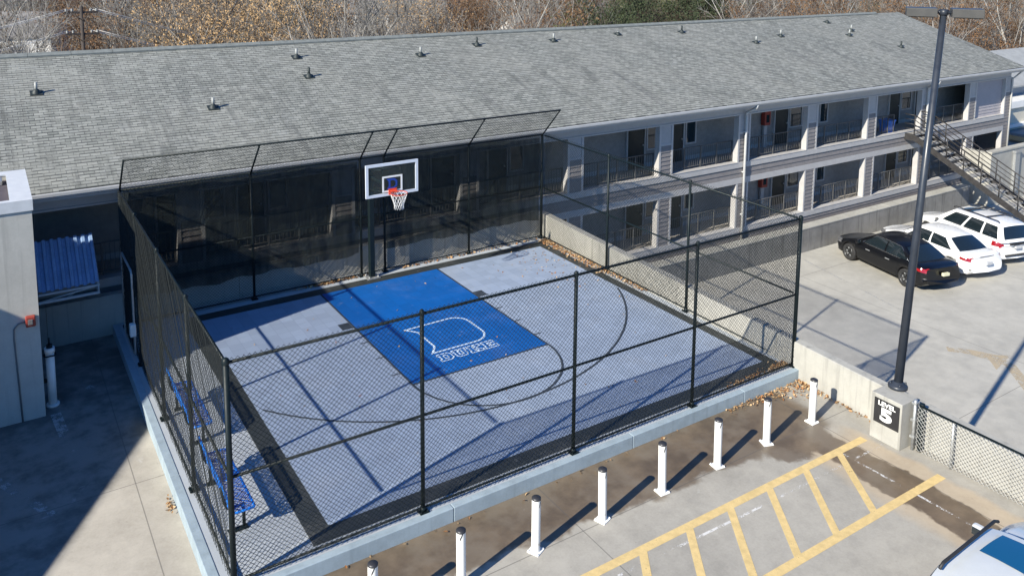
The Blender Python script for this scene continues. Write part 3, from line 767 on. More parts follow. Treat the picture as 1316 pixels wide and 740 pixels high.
for poly in me.polygons:
    for li in poly.loop_indices:
        c = V[me.loops[li].vertex_index]
        d = sqrt((c[1]-EY)**2+(c[2]-EZ)**2) if c[1] <= RY+.01 else 2*sl_-sqrt((BY-c[1])**2+(c[2]-EZ)**2)
        ul.data[li].uv = (c[0], d)
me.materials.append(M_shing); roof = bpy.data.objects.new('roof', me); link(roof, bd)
def roofz(y): return EZ+(RZ-EZ)*(y-EY)/(RY-EY)
m1 = MB()
x = X0b
while x < 36.2:
    x2 = min(36.2, x+1.22); m1.add([(x,RY-.17,RZ-.02),(x2-.01,RY-.17,RZ-.02),(x2-.01,RY,RZ+.085),(x,RY,RZ+.085),(x2-.01,RY+.17,RZ-.02),(x,RY+.17,RZ-.02)], [(0,1,2,3),(3,2,4,5),(1,4,2),(0,3,5)])
    m1.box(x, x2-.01, RY-.165, RY+.165, RZ-.06, RZ+.0); x = x2
rcap = part('ridge_vent', m1, mat('ridge_shingle', (.17,.185,.18), .9, var=.2, scale=5), roof)
M_vent = mat('dark_vent_pipe', (.022,.03,.03), .6, var=.2)
M_ventw = mat('pale_vent_pipe', (.30,.31,.30), .5, var=.1)
VP = [[-8.09, 6.13],[0.1, 7.41],[0.02, 5.9],[-3.53, 4.37],[4.81, 6.98],[7.65, 7.55],[11.48, 7.53],[15.31, 7.8],[19.17, 7.64],[22.63, 6.04],[25.05, 6.55],[30.43, 7.8],[30.04, 6.08],[30.94, 6.61],[32.12, 4.36]]
for i, (x, y) in enumerate(VP):
    z = roofz(y); m1 = MB(); big = i not in (7, 11)
    hgt = .33 if big else .15
    m1.cur = 0; m1.smooth = True; m1.lathe([(.13,-.08),(.12,.03),(.07,.11),(.05,.13)], 14, c=(x,y,z)); m1.smooth = False
    m1.obox((x, y, z+.012), (.16,0,0), (0,.15,.0495), (0,-.004,.012))
    m1.cur = 1 if i % 3 != 2 else 0
    m1.tube((x,y,z+.08), (x,y,z+hgt), .042, 12)
    part('roof_vent', m1, [M_vent, M_ventw], roof)
# eaves
m1 = MB()
for a, b in ((X0b, -2.0), (-1.99, 15.0), (15.01, X1b)):
    m1.add([(a,EY-.02,EZ-.02),(a,EY-.125,EZ-.02),(a,EY-.12,EZ-.09),(a,EY-.07,EZ-.15),(a,EY,EZ-.15)]+[(b,EY-.02,EZ-.02),(b,EY-.125,EZ-.02),(b,EY-.12,EZ-.09),(b,EY-.07,EZ-.15),(b,EY,EZ-.15)],
           [(0,1,6,5),(1,2,7,6),(2,3,8,7),(3,4,9,8),(4,0,5,9),(4,3,2,1,0),(5,6,7,8,9)])
part('gutter', m1, M_gutter, bd)
m1 = MB(); m1.box(X0b+.1, X1b-.1, EY+.004, EY+.03, EZ-.22, EZ-.105); m1.box(X0b+.1, X1b-.1, EY+.03, YFc+.3, EZ-.235, EZ-.215); part('soffit', m1, M_trim, bd)
# gable end trim
m1 = MB()
for (ya, za, yb, zb) in ((EY, EZ, RY, RZ), (BY, EZ, RY, RZ)):
    m1.add([(X1b-.06,ya,za-TH-.18),(X1b-.02,ya,za-TH-.18),(X1b-.02,yb,zb-TH-.18),(X1b-.06,yb,zb-TH-.18),(X1b-.06,ya,za-TH-.003),(X1b-.02,ya,za-TH-.003),(X1b-.02,yb,zb-TH-.003),(X1b-.06,yb,zb-TH-.003)],
        [(3,2,1,0),(4,5,6,7),(0,1,5,4),(1,2,6,5),(2,3,7,6),(3,0,4,7)])
part('rake_board', m1, M_trim, bd)
XE = 38.25
m1 = MB(); m1.add([(XE,YFc+.22,ZL),(XE,15.8,ZL),(XE,15.8,EZ-.25),(XE,RY,RZ-TH-.2),(XE,YFc+.22,EZ-.25)], [(0,1,2,3,4)])
m1.box(X0b+.2, XE, 15.6, 15.8, ZL-6, EZ-.25); m1.box(X0b+.2, X0b+.3, 1.9, 15.6, ZL-6, EZ-.25)
part('end_wall', m1, M_side, bd)

def boards(mb, x0, x1, z0, z1, y, pitch=.125):
    n = max(1, round((z1-z0)/pitch)); p = (z1-z0)/n
    for i in range(n):
        a, b = z0+i*p, z0+(i+1)*p
        mb.add([(x0,y-.030,a),(x1,y-.030,a),(x1,y-.003,b),(x0,y-.003,b),(x0,y,a),(x1,y,a)], [(0,1,2,3),(4,5,1,0)])
UT, UB, LT, LB = 3.03, 1.06, .14, -1.75
def cx(i): return COL0+COLS*i
i0, i1 = -5, 9
HWc = .36
def colx(i): return cx(i) if i < 9 else 38.05
# spandrel bands
m1 = MB()
for z0, z1 in ((LT+.25, UB-.26), (ZL, LB-.22)):
    boards(m1, cx(i0)-1, XE, z0, z1, YFc-.0, .17); m1.box(cx(i0)-1, XE-.002, YFc+.001, YFc+.2, z0, z1)
part('siding_band', m1, M_side, bd)
m1 = MB(); m1.box(cx(i0)-1, XE, YFc+.0, YFc+.2, UT, EZ-.24); m1.box(cx(i0)-1, XE, YFc-.03, YFc, UT-.003, UT+.05); part('header_beam', m1, M_trim, bd)
m1 = MB(); m1.box(cx(i0)-1, XE, YFc+.203, 3.2, UB-.22, UB-.06); part('gallery_floor', m1, M_floor, bd)
m1 = MB(); m1.box(cx(i0)-1, XE, YFc+.203, 3.2, LB-.25, LB-.10); part('gallery_floor', m1, M_floor, bd)
m1 = MB(); m1.box(cx(i0)-1, XE-.1, YFc+.203, 3.6, LT+.10, LT+.14); m1.box(cx(i0)-1, XE-.1, YFc+.203, 3.6, UT+.06, UT+.10); part('gallery_ceiling', m1, M_corr, bd)
m1 = MB(); m1.box(cx(i0)-1, XE, 3.2, 3.4, ZL, EZ-.3)
boards(m1, cx(i0)-1, XE, UB-.06, UT+.06, 3.2, .16); boards(m1, cx(i0)-1, XE, LB-.10, LT+.1, 3.2, .16)
part('gallery_wall', m1, M_corr, bd)
m1 = MB()
for z in (UB-.055, LB-.095): m1.box(cx(i0)-1, XE, 3.15, 3.175, z, z+.17)
part('baseboard', m1, M_trim, bd)
# columns and opening trims
for i in range(i0, i1+1):
    c = colx(i); m1 = MB()
    for lo, hi, top in ((UB-.26, UT, UT-.72), (LB-.22, LT+.25, None)):
        m1.cur = 0; m1.box(c-HWc+.095, c+HWc-.095, YFc+.001, YFc+.21, lo, hi)
        zb = top if top else hi
        boards(m1, c-HWc+.095, c+HWc-.095, lo, zb, YFc, .165)
        m1.cur = 1
        for s in (-1, 1):
            xa, xb = sorted((c+s*HWc, c+s*(HWc-.095))); m1.box(xa, xb, YFc-.03, YFc+.23, lo, hi)
        m1.cur = 2
        if top:
            m1.box(c-HWc+.096, c+HWc-.096, YFc-.012, YFc, top, hi); m1.cur = 1; m1.box(c-HWc+.096, c+HWc-.096, YFc-.028, YFc, top-.07, top)
    part('column', m1, [M_side, M_trim, M_panel], bd)
for i in range(i0, i1):
    a, b = colx(i)+HWc, colx(i+1)-HWc
    for zb, zh in ((UB, None), (LB, LT)):
        m1 = MB(); m1.box(a-.72, b+.0, YFc-.045, YFc+.005, zb-.24, zb-.015); m1.box(a, b, YFc+.005, YFc+.21, zb-.26, zb-.02)
        m1.box(a, b, YFc-.06, YFc+.22, zb-.02, zb); part('sill_trim', m1, M_trim, bd)
    m1 = MB(); m1.box(a-.72, b, YFc-.036, YFc+.0, LT, LT+.25); m1.box(a, b, YFc, YFc+.21, LT, LT+.26); part('header_trim', m1, M_trim, bd)
    # railings
    for zb in (UB, LB):
        if i == 8 and zb == UB: continue
        if i == 6 and zb == UB: r0, r1 = a+2.2, b
        else: r0, r1 = a, b
        if i == 6 and zb == UB: r0, r1 = a, a+1.9
        m1 = MB(); yy = YFc+.28; zt = zb+.86
        m1.tube((r0, yy, zt), (r1, yy, zt), .024, 6); m1.tube((r0, yy, zb+.08), (r1, yy, zb+.08), .016, 6)
        n = 4
        for k in range(n+1): m1.box(lerp(r0+.02, r1-.02, k/n)-.02, lerp(r0+.02, r1-.02, k/n)+.02, yy-.02, yy+.02, zb-.06, zt)
        nb = int((r1-r0)/.115)
        for k in range(nb): m1.box(r0+.06+k*.115-.006, r0+.06+k*.115+.006, yy-.006, yy+.006, zb+.08, zt-.02)
        part('railing', m1, M_rail, bd)
# closed end bay, upper floor
a, b = colx(8)+HWc, colx(9)-HWc
m1 = MB(); boards(m1, a, b, UB, UT, YFc+.16, .17); m1.box(a, b, YFc+.161, YFc+.2, UB, UT); part('end_bay_siding', m1, mat('mauve_infill_siding', (.36,.335,.35), .65, var=.08, scale=3), bd)
# doors and windows on the gallery wall, in pairs
def winset(c, zf):
    zt = zf+1.98
    def fr(x0, x1, z0, z1, nm, m, ins=None):
        q = MB(); t = .07
        q.box(x0-t, x0, 3.10, 3.18, z0-(t if nm == 'window' else 0), z1+t); q.box(x1, x1+t, 3.10, 3.18, z0-(t if nm == 'window' else 0), z1+t); q.box(x0, x1, 3.10, 3.18, z1, z1+t)
        if nm == 'window': q.box(x0, x1, 3.10, 3.18, z0-t, z0)
        o = part(nm, q, M_trim, bd)
        q = MB(); q.box(x0, x1, 3.13, 3.165, z0, z1); part('pane' if nm == 'window' else 'door_leaf', q, m, o)
        if nm == 'door':
            q = MB(); q.tube((x1-.1, 3.06, zf+.95), (x1-.1, 3.13, zf+.95), .03, 8); part('handle', q, M_galv, o)
    fr(c-.60, c+.27, zf, zt, 'door', M_door); fr(c+.45, c+1.22, zf+.75, zt, 'window', M_glassdk)
    fr(c+1.66, c+2.42, zf, zt, 'door', M_door); fr(c+2.60, c+3.10, zf+.75, zt, 'window', M_glassdk)
for i in range(-5, 8, 2):
    for zf in (UB-.06, LB-.10): winset(cx(i)+0.0, zf)
# downspouts
for x, zb in ((16.97, -2.3), (30.1, -2.4)):
    m1 = MB(); m1.path([(x, EY-.06, EZ-.13), (x, EY-.02, EZ-.26), (x, YFc-.10, EZ-.52), (x, YFc-.11, EZ-.75), (x, YFc-.11, zb)], .055, 8)
    for z in (2.3, .6, -1.2): m1.box(x-.075, x+.075, YFc-.13, YFc-.03, z, z+.05)
    part('downspout', m1, M_gutter, bd)
m1 = MB(); m1.path([(38.2, EY-.06, EZ-.13), (38.35, EY+.2, EZ-.35), (38.32, YFc-.06, EZ-.7), (38.32, YFc-.06, -2)], .05, 8); part('downspout', m1, M_gutter, bd)

for lab, zf, x in (('red extinguisher cabinet on the upper gallery wall', 1.0, 20.0), ('red extinguisher cabinet on the lower gallery wall', -1.85, 20.0)):
    t = thing('extinguisher_cabinet', lab, 'cabinet', (x, 3.05, zf))
    m1 = MB(); m1.rbox(x-.19, x+.19, 2.92, 3.14, zf+1.02, zf+1.66, .015); part('cabinet_box', m1, M_red, t)
    m1 = MB(); m1.box(x-.10, x+.10, 2.912, 2.919, zf+1.15, zf+1.5); part('cabinet_glass', m1, M_glassdk, t)
    m1 = MB(); m1.box(x-.10, x+.10, 3.02, 3.12, zf, zf+1.02); part('post', m1, M_trim, t)

t = thing('storage_bin', 'small blue plastic bin on the upper gallery beside the stair landing', 'bin', (27.9, 2.2, UB-.06))
m1 = MB(); zf = UB-.06; m1.add([(27.66,2.0,zf),(28.14,2.0,zf),(28.14,2.4,zf),(27.66,2.4,zf),(27.6,1.95,zf+.55),(28.2,1.95,zf+.55),(28.2,2.45,zf+.55),(27.6,2.45,zf+.55)], [(3,2,1,0),(4,5,6,7),(0,1,5,4),(1,2,6,5),(2,3,7,6),(3,0,4,7)]); part('tub', m1, M_blue, t)
m1 = MB(); m1.rbox(27.57, 28.23, 1.92, 2.48, zf+.553, zf+.62, .015); part('lid', m1, M_blue, t)
# retaining wall below the building
rw = thing('retaining_wall', 'low stained concrete wall in front of the parked cars below the galleries', 'wall', (20, .95, ZL))
m1 = MB()
for a, b in ((6.66, 13), (13.008, 19.6), (19.608, 26.2), (26.208, 33.2)): m1.box(a, b, .72, 1.17, ZL-.3, -2.18)
part('wall_panel', m1, M_wallold, rw)
ml = MB(); 
for a, b in ((6.66, 13), (13.008, 19.6), (19.608, 26.2), (26.208, 33.2)): ml.rbox(a, b, .70, 1.20, -2.18, -2.12, .012)
part('wall_cap', ml, M_wall, rw)

# external steel stair
st = thing('steel_staircase', 'dark steel staircase leading from the upper gallery down to the parking deck', 'staircase', (29.1, -2.5, ZL))
SX0, SX1 = 28.45, 29.75
M_steel = mat('dark_brown_steel', (.03,.028,.028), .55, var=.25, scale=6)
M_tread = concrete('stair_tread_concrete', (.33,.32,.30), .1, .1)
yT, zT = 1.1, 1.0; run, rise = .36, .182; ns = 23
for x in (SX0, SX1):
    m1 = MB(); yE = yT-run*ns; zE = zT-rise*ns
    P = [(yT+.5, zT+.02), (yT, zT+.02), (yE, zE+.06), (yE, zE-.02), (yE+.35, zE-.02), (yT-.02, zT-.30), (yT+.5, zT-.30)]
    m1.add([(x-.025, y, z) for y, z in P]+[(x+.025, y, z) for y, z in P], [tuple(range(7)), tuple(range(13,6,-1))]+[(i, 7+i, 7+(i+1)%7, (i+1)%7) for i in range(7)])
    part('stringer', m1, M_steel, st)
m1 = MB(); m1.box(SX0+.028, SX1-.028, yT, yT+.44, zT-.06, zT); part('landing', m1, M_tread, st)
for k in range(ns):
    m1 = MB(); y = yT-run*k; z = zT-rise*(k+1)
    m1.box(SX0+.028, SX1-.028, y-run+.02, y, z-.05, z); part('tread', m1, M_tread, st)
for x in (SX0, SX1):
    m1 = MB()
    s_ = rise/run
    for h in (.95, .72, .50, .28): m1.tube((x, yT, zT+h), (x, yE, zE+h+.05), .028 if h > .9 else .019, 6); m1.tube((x, yT, zT+h), (x, yT+.5, zT+h), .028 if h > .9 else .019, 6)
    for k in range(11):
        y = lerp(yT, yE, k/10); z = lerp(zT, zE+.05, k/10); m1.tube((x, y, z), (x, y, z+.95), .026, 6)
    part('handrail', m1, M_steel, st)

# concrete enclosure by the stair and buildings beyond it
en = thing('concrete_enclosure', 'tall pale concrete enclosure wall with a steel pilaster beside the staircase', 'wall', (38, .2, ZL))
m1 = MB(); m1.box(33.9, 46, .12, .42, ZL-.3, -.42); m1.box(33.9, 34.2, .423, 1.55, ZL-.3, -.42); m1.box(33.86, 46, .08, .46, -.42, -.34); part('wall_panel', m1, M_wall, en)
m1 = MB(); m1.box(36.1, 36.55, -.02, .117, -2.7, -.6); m1.box(36.02, 36.63, -.06, .117, -.62, -.5); part('pilaster', m1, M_galv, en)
m1 = MB(); m1.box(34.3, 46, .47, 5, -2.2, -2.0); part('inner_slab', m1, M_lowdeck, en)
cb = thing('cream_building', 'cream walled building with white band and grey roof beyond the end of the motel', 'building', (55, 6, ZL))
M_cream = mat('cream_stucco', (.62,.58,.48), .8, var=.06, scale=2)
m1 = MB(); m1.box(45.2, 72, 5, 14, -10, .10); part('wall', m1, M_cream, cb)
m1 = MB(); m1.box(45.1, 72.1, 4.85, 14, .10, .52); m1.box(45.1, 72.1, 4.8, 5, -1.15, -.95); part('white_band', m1, M_white, cb)
m1 = MB(); m1.box(45.8, 72, 6.2, 13, .53, 1.35); part('upper_wall', m1, mat('shade_blue_cladding', (.20,.24,.30), .6, var=.08), cb)  # bluish shade on the gable painted into its colour
m1 = MB(); m1.add([(45.0,5.6,1.30),(73,5.6,1.30),(73,10,2.9),(45.0,10,2.9),(73,14,1.3),(45.0,14,1.3),(45.0,5.6,1.2),(73,5.6,1.2),(45.0,14,1.2),(73,14,1.2)], [(0,1,2,3),(3,2,4,5),(6,7,1,0),(3,5,8,6,0),(5,4,9,8)])
part('roof', m1, mat('grey_roof_sheet', (.30,.31,.31), .85, var=.12, scale=2), cb)
m1 = MB(); m1.box(45, 72, 2.4, 5, -1.5, -1.35); part('canopy_roof', m1, mat('grey_canopy_sheet', (.30,.29,.28), .8, var=.1), cb)

# ------------------------------------------------------------------ stair tower on the left, canopy, standpipe, bell
tw = thing('stair_tower', 'pale concrete stair tower block with recessed flat roof at the left edge', 'tower', (-11, -1, Z0))
TX, TY0, TY1, TZ = -8.72, -2.42, .36, 4.42
m1 = MB(); m1.box(-13.9, TX, TY0, TY1, Z0, 4.3); m1.box(TX-.36, TX, TY0, TY1, 4.3, TZ); m1.box(-13.9, TX-.36, TY0, TY0+.12, 4.3, TZ); m1.box(-13.9, TX-.36, TY1-.32, TY1, 4.3, TZ); part('wall', m1, M_render, tw)
m1 = MB(); m1.box(-13.95, TX+.025, TY0-.03, TY0, TZ-.20, TZ+.03); m1.box(TX, TX+.025, TY0, TY1+.02, TZ-.20, TZ+.03); m1.box(TX-.37, TX, TY0, TY1, TZ, TZ+.03); m1.box(-13.95, TX-.37, TY0, TY0+.13, TZ, TZ+.03); m1.box(-13.95, TX-.37, TY1-.33, TY1, TZ, TZ+.03); part('parapet_cap', m1, mat('pale_metal_coping', (.56,.58,.60), .5, var=.06), tw)
m1 = MB(); m1.box(-13.9, TX-.37, TY0+.13, TY1-.33, 4.303, 4.32); part('roof_membrane', m1, mat('dark_membrane', (.07,.06,.075), .9, var=.2), tw)
m1 = MB(); m1.rbox(-9.6, TX-.45, -.45, -.1, 4.32, 4.44, .02); part('roof_duct', m1, M_galv, tw)
be = thing('fire_bell', 'small red and white alarm box on the shaded tower wall', 'alarm', (-8.86, TY0, 1.9))
m1 = MB(); m1.rbox(-8.97, -8.79, TY0-.12, TY0-.002, 1.80, 2.02, .02); part('housing', m1, M_red, be)
m1 = MB(); m1.rbox(-8.93, -8.84, TY0-.16, TY0-.121, 1.86, 1.97, .01); part('strobe', m1, M_lens, be)
m1 = MB(); m1.path([(-8.97, TY0-.02, 1.90), (-9.10, TY0-.02, 1.88), (-9.18, TY0-.02, 1.78), (-9.19, TY0-.02, 1.6), (-9.14, TY0-.02, Z0)], .016, 6)
part('conduit', m1, mat('grey_conduit', (.16,.17,.18), .5, var=.1), be)
sp = thing('standpipe', 'white vertical standpipe with dark cap at the corner of the stair tower', 'pipe', (-8.56, -2.02, Z0))
m1 = MB(); m1.tube((-8.56,-2.02,Z0), (-8.56,-2.02,1.0), .085, 16); m1.tube((-8.56,-2.02,.95), (-8.56,-2.02,1.06), .10, 16); m1.tube((-8.56,-2.02,Z0), (-8.56,-2.02,Z0+.05), .13, 16); part('pipe', m1, M_white, sp)
m1 = MB(); m1.tube((-8.56,-2.02,1.06), (-8.56,-2.02,1.13), .06, 12); m1.tube((-8.56,-2.02,1.13), (-8.56,-2.02,1.27), .02, 8); part('cap', m1, M_black, sp); m1 = MB(); m1.path([(-8.56+.11*cos(t), -2.02+.11*sin(t), .90+.01*sin(3*t)) for t in [2*pi*k/16 for k in range(16)]], .016, 5, closed=True); part('chain', m1, M_black, sp)
m1 = MB(); m1.box(-8.72, -8.6, -2.05, -1.99, .3, .38); part('wall_bracket', m1, M_black, sp)

an = thing('blue_awning', 'blue ribbed metal awning on a pale frame between the tower and the court', 'awning', (-7.95, 1.0, 1.2))
ax0, ax1 = -8.68, -7.28; P0 = Vector((0, .52, 1.36)); P1 = Vector((0, 1.54, 2.30)); dn = (P1-P0).normalized(); nn = Vector((0, -dn.z, dn.y))
m1 = MB(); nr = 8; pw_ = (ax1-ax0)/nr; prof = []
for k in range(nr):
    x = ax0+k*pw_
    prof += [(x, 0), (x+pw_*.38, 0), (x+pw_*.50, .065), (x+pw_*.88, .065)]
prof.append((ax1, 0))
V = []
for P in (P0, P1):
    for x, h in prof: V.append((x, P.y+nn.y*h, P.z+nn.z*h))
n = len(prof)
for P in (P0, P1):
    for x, h in prof: V.append((x, P.y+nn.y*(h-.012), P.z+nn.z*(h-.012)))
m1.add(V, [(i, i+1, n+i+1, n+i) for i in range(n-1)]+[(2*n+i+1, 2*n+i, 3*n+i, 3*n+i+1) for i in range(n-1)]+[(i+1, i, 2*n+i, 2*n+i+1) for i in range(n-1)])
part('awning_sheet', m1, mat('blue_metal_sheet', (.25,.37,.58), .45, var=.18, scale=3), an)
m1 = MB()
m1.box(ax0, ax1, .50, .56, 1.28, 1.33); m1.box(ax0, ax1, .50, .55, 1.08, 1.14)
for x in (ax0+.03, ax1-.03): m1.tube((x, .53, 1.11), (x, 1.55, 1.11), .025, 6); m1.tube((x, .53, 1.31), (x, 1.5, 2.2), .025, 6); m1.tube((x, .53, 1.1), (x, .53, 1.3), .022, 6)
m1.tube((ax0+.05, .525, 1.12), (ax1-.05, .525, 1.29), .022, 6); m1.tube((ax0+.7, .6, 1.11), (ax1, 1.5, 1.11), .022, 6)
part('awning_frame', m1, mat('pale_frame_paint', (.55,.58,.60), .45, var=.06), an)

# unseen sloped block added west of the yard, shaped to cast its shade
se = thing('unseen_shade_block', 'concrete enclosure with a sloping top west of the shaded yard', 'building', (-17, -8, Z0))
def ez(y): return (9.11+.597*y)/1.343
m1 = MB(); ya, yb = -13.8, -1.2
P = [(ya, Z0), (yb, Z0), (yb, ez(yb)), (ya, ez(ya))]
m1.add([(-20, y, z) for y, z in P]+[(-14, y, z) for y, z in P], [(0,1,2,3)[::-1], (4,5,6,7), (0,4,7,3)[::-1], (1,2,6,5)[::-1], (3,7,6,2)[::-1]])
m1.box(-19.9, -14.0, -1.19, 3, Z0, 6.2)
part('wall', m1, M_render, se)

# ------------------------------------------------------------------ cars
def sstep(x, a, b):
    t = max(0, min(1, (x-a)/(b-a))); return t*t*(3-2*t)
def car(name, label, kind, paint, loc, rz, scale, group, rimmat, short=False):
    t = thing(name, label, 'car', loc, rz, group, scale)
    suv = kind == 'suv'
    Lr, Lf = (-2.36, 2.34) if not suv else (-2.30, 2.32)
    W = .92 if not suv else .935
    wb = 1.41 if not suv else 1.36
    belt = .91 if not suv else 1.03
    wr_ = .335 if not suv else .365
    # lower body loft
    NS = 46; ys = [lerp(Lr, Lf, .5-.5*cos(pi*i/NS)) for i in range(NS+1)]
    def wid(y):
        tt = abs((y-(Lr+Lf)/2)/((Lf-Lr)/2)); return W*(1-.62*max(0, tt-.80)**2*12.5*.55) if tt > .8 else W
    def top(y):
        if suv:
            if y < -2.2: return lerp(.86, belt+.02, sstep(y, Lr, -2.2))
            if y < .95: return belt
            return lerp(.80, belt+.03, 1-sstep(y, .9, Lf)**1.6)
        if y < -1.35: return lerp(.90, belt+.065, sstep(y, Lr-.05, -1.75)) if y < -1.75 else belt+.065
        if y < .95: return lerp(belt+.065, belt, sstep(y, -1.35, -.6))
        return lerp(.66, belt+.02, 1-sstep(y, .7, Lf)**1.5)
    def bot(y): return .20+.16*sstep(abs(y), 1.9, 2.36)
    B = MB(); B.smooth = True; rings = []; nC = 24
    def section(y):
        w_, tp, bt = wid(y), top(y), bot(y)
        half = [(0, bt), (w_*.86, bt), (w_*.965, bt+.06), (w_*.99, bt+.16), (w_*.985, .48), (w_*1.0, .60), (w_*.995, lerp(.6, tp, .55)), (w_*.97, tp-.075), (w_*.93, tp-.02), (w_*.80, tp+.005), (w_*.45, tp+.022), (0, tp+.03)]
        return half + [(-x, z) for x, z in half[-2:0:-1]]
    for y in ys:
        # bumper curvature: pull section corner back
        S = section(y); ring = []
        for x, z in S:
            ring.append((x, y, z))
        rings.append(ring)
    n = len(rings[0]); V = [p for r in rings for p in r]
    # nose/tail rounding in plan
    V2 = []
    for (x, y, z) in V:
        yy = y
        if y > Lf-.35: yy = y-.22*(abs(x)/W)**2.2*((y-Lf+.35)/.35)-.05*sstep(z, .62, .95)*((y-Lf+.35)/.35)
        if y < Lr+.30: yy = y+.17*(abs(x)/W)**2.4*((Lr+.30-y)/.30)+(.10 if not suv else .04)*sstep(z, .55, 1.0)*((Lr+.3-y)/.3)+.05*sstep(.45-z, 0, .25)*((Lr+.3-y)/.3)
        V2.append((x, yy, z))
    F = [(i*n+k, i*n+(k+1)%n, (i+1)*n+(k+1)%n, (i+1)*n+k) for i in range(NS) for k in range(n)]
    F = [tuple(reversed(f)) for f in F]
    F.append(tuple(range(n))); F.append(tuple(range((NS+1)*n-1, NS*n-1, -1)))
    B.add(V2, F); B.sm[-1] = B.sm[-2] = False
    body = part('body', B, paint, t, False)
    # wheel arches cut with a boolean
    cut = MB()
    for yy in (-wb, wb):
        for s in (-1, 1): cut.tube((s*.60, yy, wr_), (s*1.2, yy, wr_), wr_+.055, 28)
    cm = bpy.data.objects.new('cut', cut.mesh('cut', paint)); C.objects.link(cm); cm.parent = t
    bm_ = body.modifiers.new('arch', 'BOOLEAN'); bm_.operation = 'DIFFERENCE'; bm_.object = cm; bm_.solver = 'EXACT'
    dg = bpy.context.evaluated_depsgraph_get(); dg.update()
    me2 = bpy.data.meshes.new_from_object(body.evaluated_get(dg)); body.modifiers.clear(); old = body.data
    if len(me2.polygons) > 100: body.data = me2
    bpy.data.objects.remove(cm)
    # surface patches (lamps, trim) lifted off the loft
    def patch(nm, cond, m, off=.006, label=None, up=None):
        P = MB(); P.smooth = True; idx = {}
        for f in F[:-2]:
            c = sum((Vector(V2[i]) for i in f), Vector())/4
            if not cond(c): continue
            nv = (Vector(V2[f[2]])-Vector(V2[f[0]])).cross(Vector(V2[f[3]])-Vector(V2[f[1]])).normalized()
            for i in f:
                if i not in idx: idx[i] = [len(P.v), Vector()]; P.v.append(V2[i])
                idx[i][1] += nv
            P.f.append(tuple(idx[i][0] for i in f)); P.mi.append(0); P.sm.append(True)
        for i, (k, nv) in idx.items(): P.v[k] = tuple(Vector(V2[i])+nv.normalized()*off)
        if P.f: return part(nm, P, m, up or t, False)
    # greenhouse
    if suv: yr0, yr1, yf1, yf0, hr, wR = -2.24, -1.98, .28, 1.12, 1.70, .66
    if short: yr0, yr1 = -1.50, -1.32
    if not suv: yr0, yr1, yf1, yf0, hr, wR = -1.76, -1.02, .34, 1.14, 1.455, .635
    wB = W*.915
    def side(u, v, s):
        y = lerp(lerp(yr0, yf0, u), lerp(yr1, yf1, u), v)
        zb = belt-.03; zr = hr-.055-.05*(2*u-1)**2-(.03*(1-u) if not suv else 0)
        x = lerp(wB, wR, v)+.035*sin(pi*v)-.10*(1-v)*0; x *= 1-.06*(abs(2*u-1))**3
        return Vector((s*x, y, lerp(zb, zr, v)))
    def roof_(u, q):     # q -1..1 across
        a = side(u, 1, 1); x = a.x*q
        return Vector((x, a.y+(.05*(1-q*q) if u > .5 else -.04*(1-q*q))*abs(2*u-1), a.z+.055*(1-abs(q)**2.4)))
    def screen_(front, v, q):
        u = 1 if front else 0
        a = side(u, v, 1); r = roof_(u, q)
        bulge = (.16 if front else -.10)*(1-q*q)*(1-v)+ (r.y-side(u,1,1).y)*v
        return Vector((a.x*q, a.y+bulge, lerp(belt-.03+.035*(1-abs(q)**2), r.z, v) ))
    G = MB(); G.smooth = True
    NU, NV, NQ = 16, 5, 10
    def grid(fn, a, b):
        o = len(G.v)
        for i in range(a+1):
            for j in range(b+1): G.v.append(tuple(fn(i/a, j/b)))
        for i in range(a):
            for j in range(b): G.f.append((o+i*(b+1)+j, o+(i+1)*(b+1)+j, o+(i+1)*(b+1)+j+1, o+i*(b+1)+j+1)); G.mi.append(0); G.sm.append(True)
    grid(lambda u, v: side(u, v, 1), NU, NV); grid(lambda u, v: side(1-u, v, -1), NU, NV)
    grid(lambda u, q: roof_(u, 1-2*q), NU, NQ); grid(lambda v, q: screen_(True, v, 1-2*q), NV, NQ); grid(lambda v, q: screen_(False, v, 2*q-1), NV, NQ)
    cabin = part('cabin', G, paint, t, False)
    def pane(nm, fn, u0, u1, v0, v1, off, m=M_carglass, nu=8, nv=4, par=None):
        P = MB(); P.smooth = True; c0 = Vector((0, -.2, belt))
        for i in range(nu+1):
            for j in range(nv+1):
                u, v = lerp(u0, u1, i/nu), lerp(v0, v1, j/nv); p = fn(u, v); e = 1e-3
                nv_ = (fn(u+e, v)-fn(u-e, v)).cross(fn(u, v+e)-fn(u, v-e)).normalized()
                if nv_.dot(p-c0) < 0: nv_ = -nv_
                P.v.append(tuple(p+nv_*off))
        for i in range(nu):
            for j in range(nv): P.f.append((i*(nv+1)+j, (i+1)*(nv+1)+j, (i+1)*(nv+1)+j+1, i*(nv+1)+j+1)); P.mi.append(0); P.sm.append(True)
        return part(nm, P, m, par or t, False)
    for s in (-1, 1):
        fn = lambda u, v, s=s: side(u, v, s)
        wins = [(.10, .47), (.505, .90)] if not suv else [(.05, .27), (.30, .56), (.595, .90)]
        for a, b in wins: pane('side_window', fn, a, b, .16, .90, .006)
    if paint is M_carblack:
        for s in (-1, 1):
            m1 = MB(); pts = [side(.085+.83*k/10, .12, s) for k in range(11)]+[side(.915-.83*k/10, .94, s) for k in range(11)]
            m1.path([q+Vector((s*.008, 0, 0)) for q in pts], .009, 4, closed=True); part('window_trim', m1, M_chrome, t, False)
    pane('windshield', lambda u, q: screen_(True, u, q), .06, .95, -.90, .90, .006)
    if suv: pane('rear_window', lambda u, q: screen_(False, u, q), .18, .90, -.84, .84, .008)
    else: pane('rear_window', lambda u, q: screen_(False, u, q), .08, .95, -.88, .88, .006)
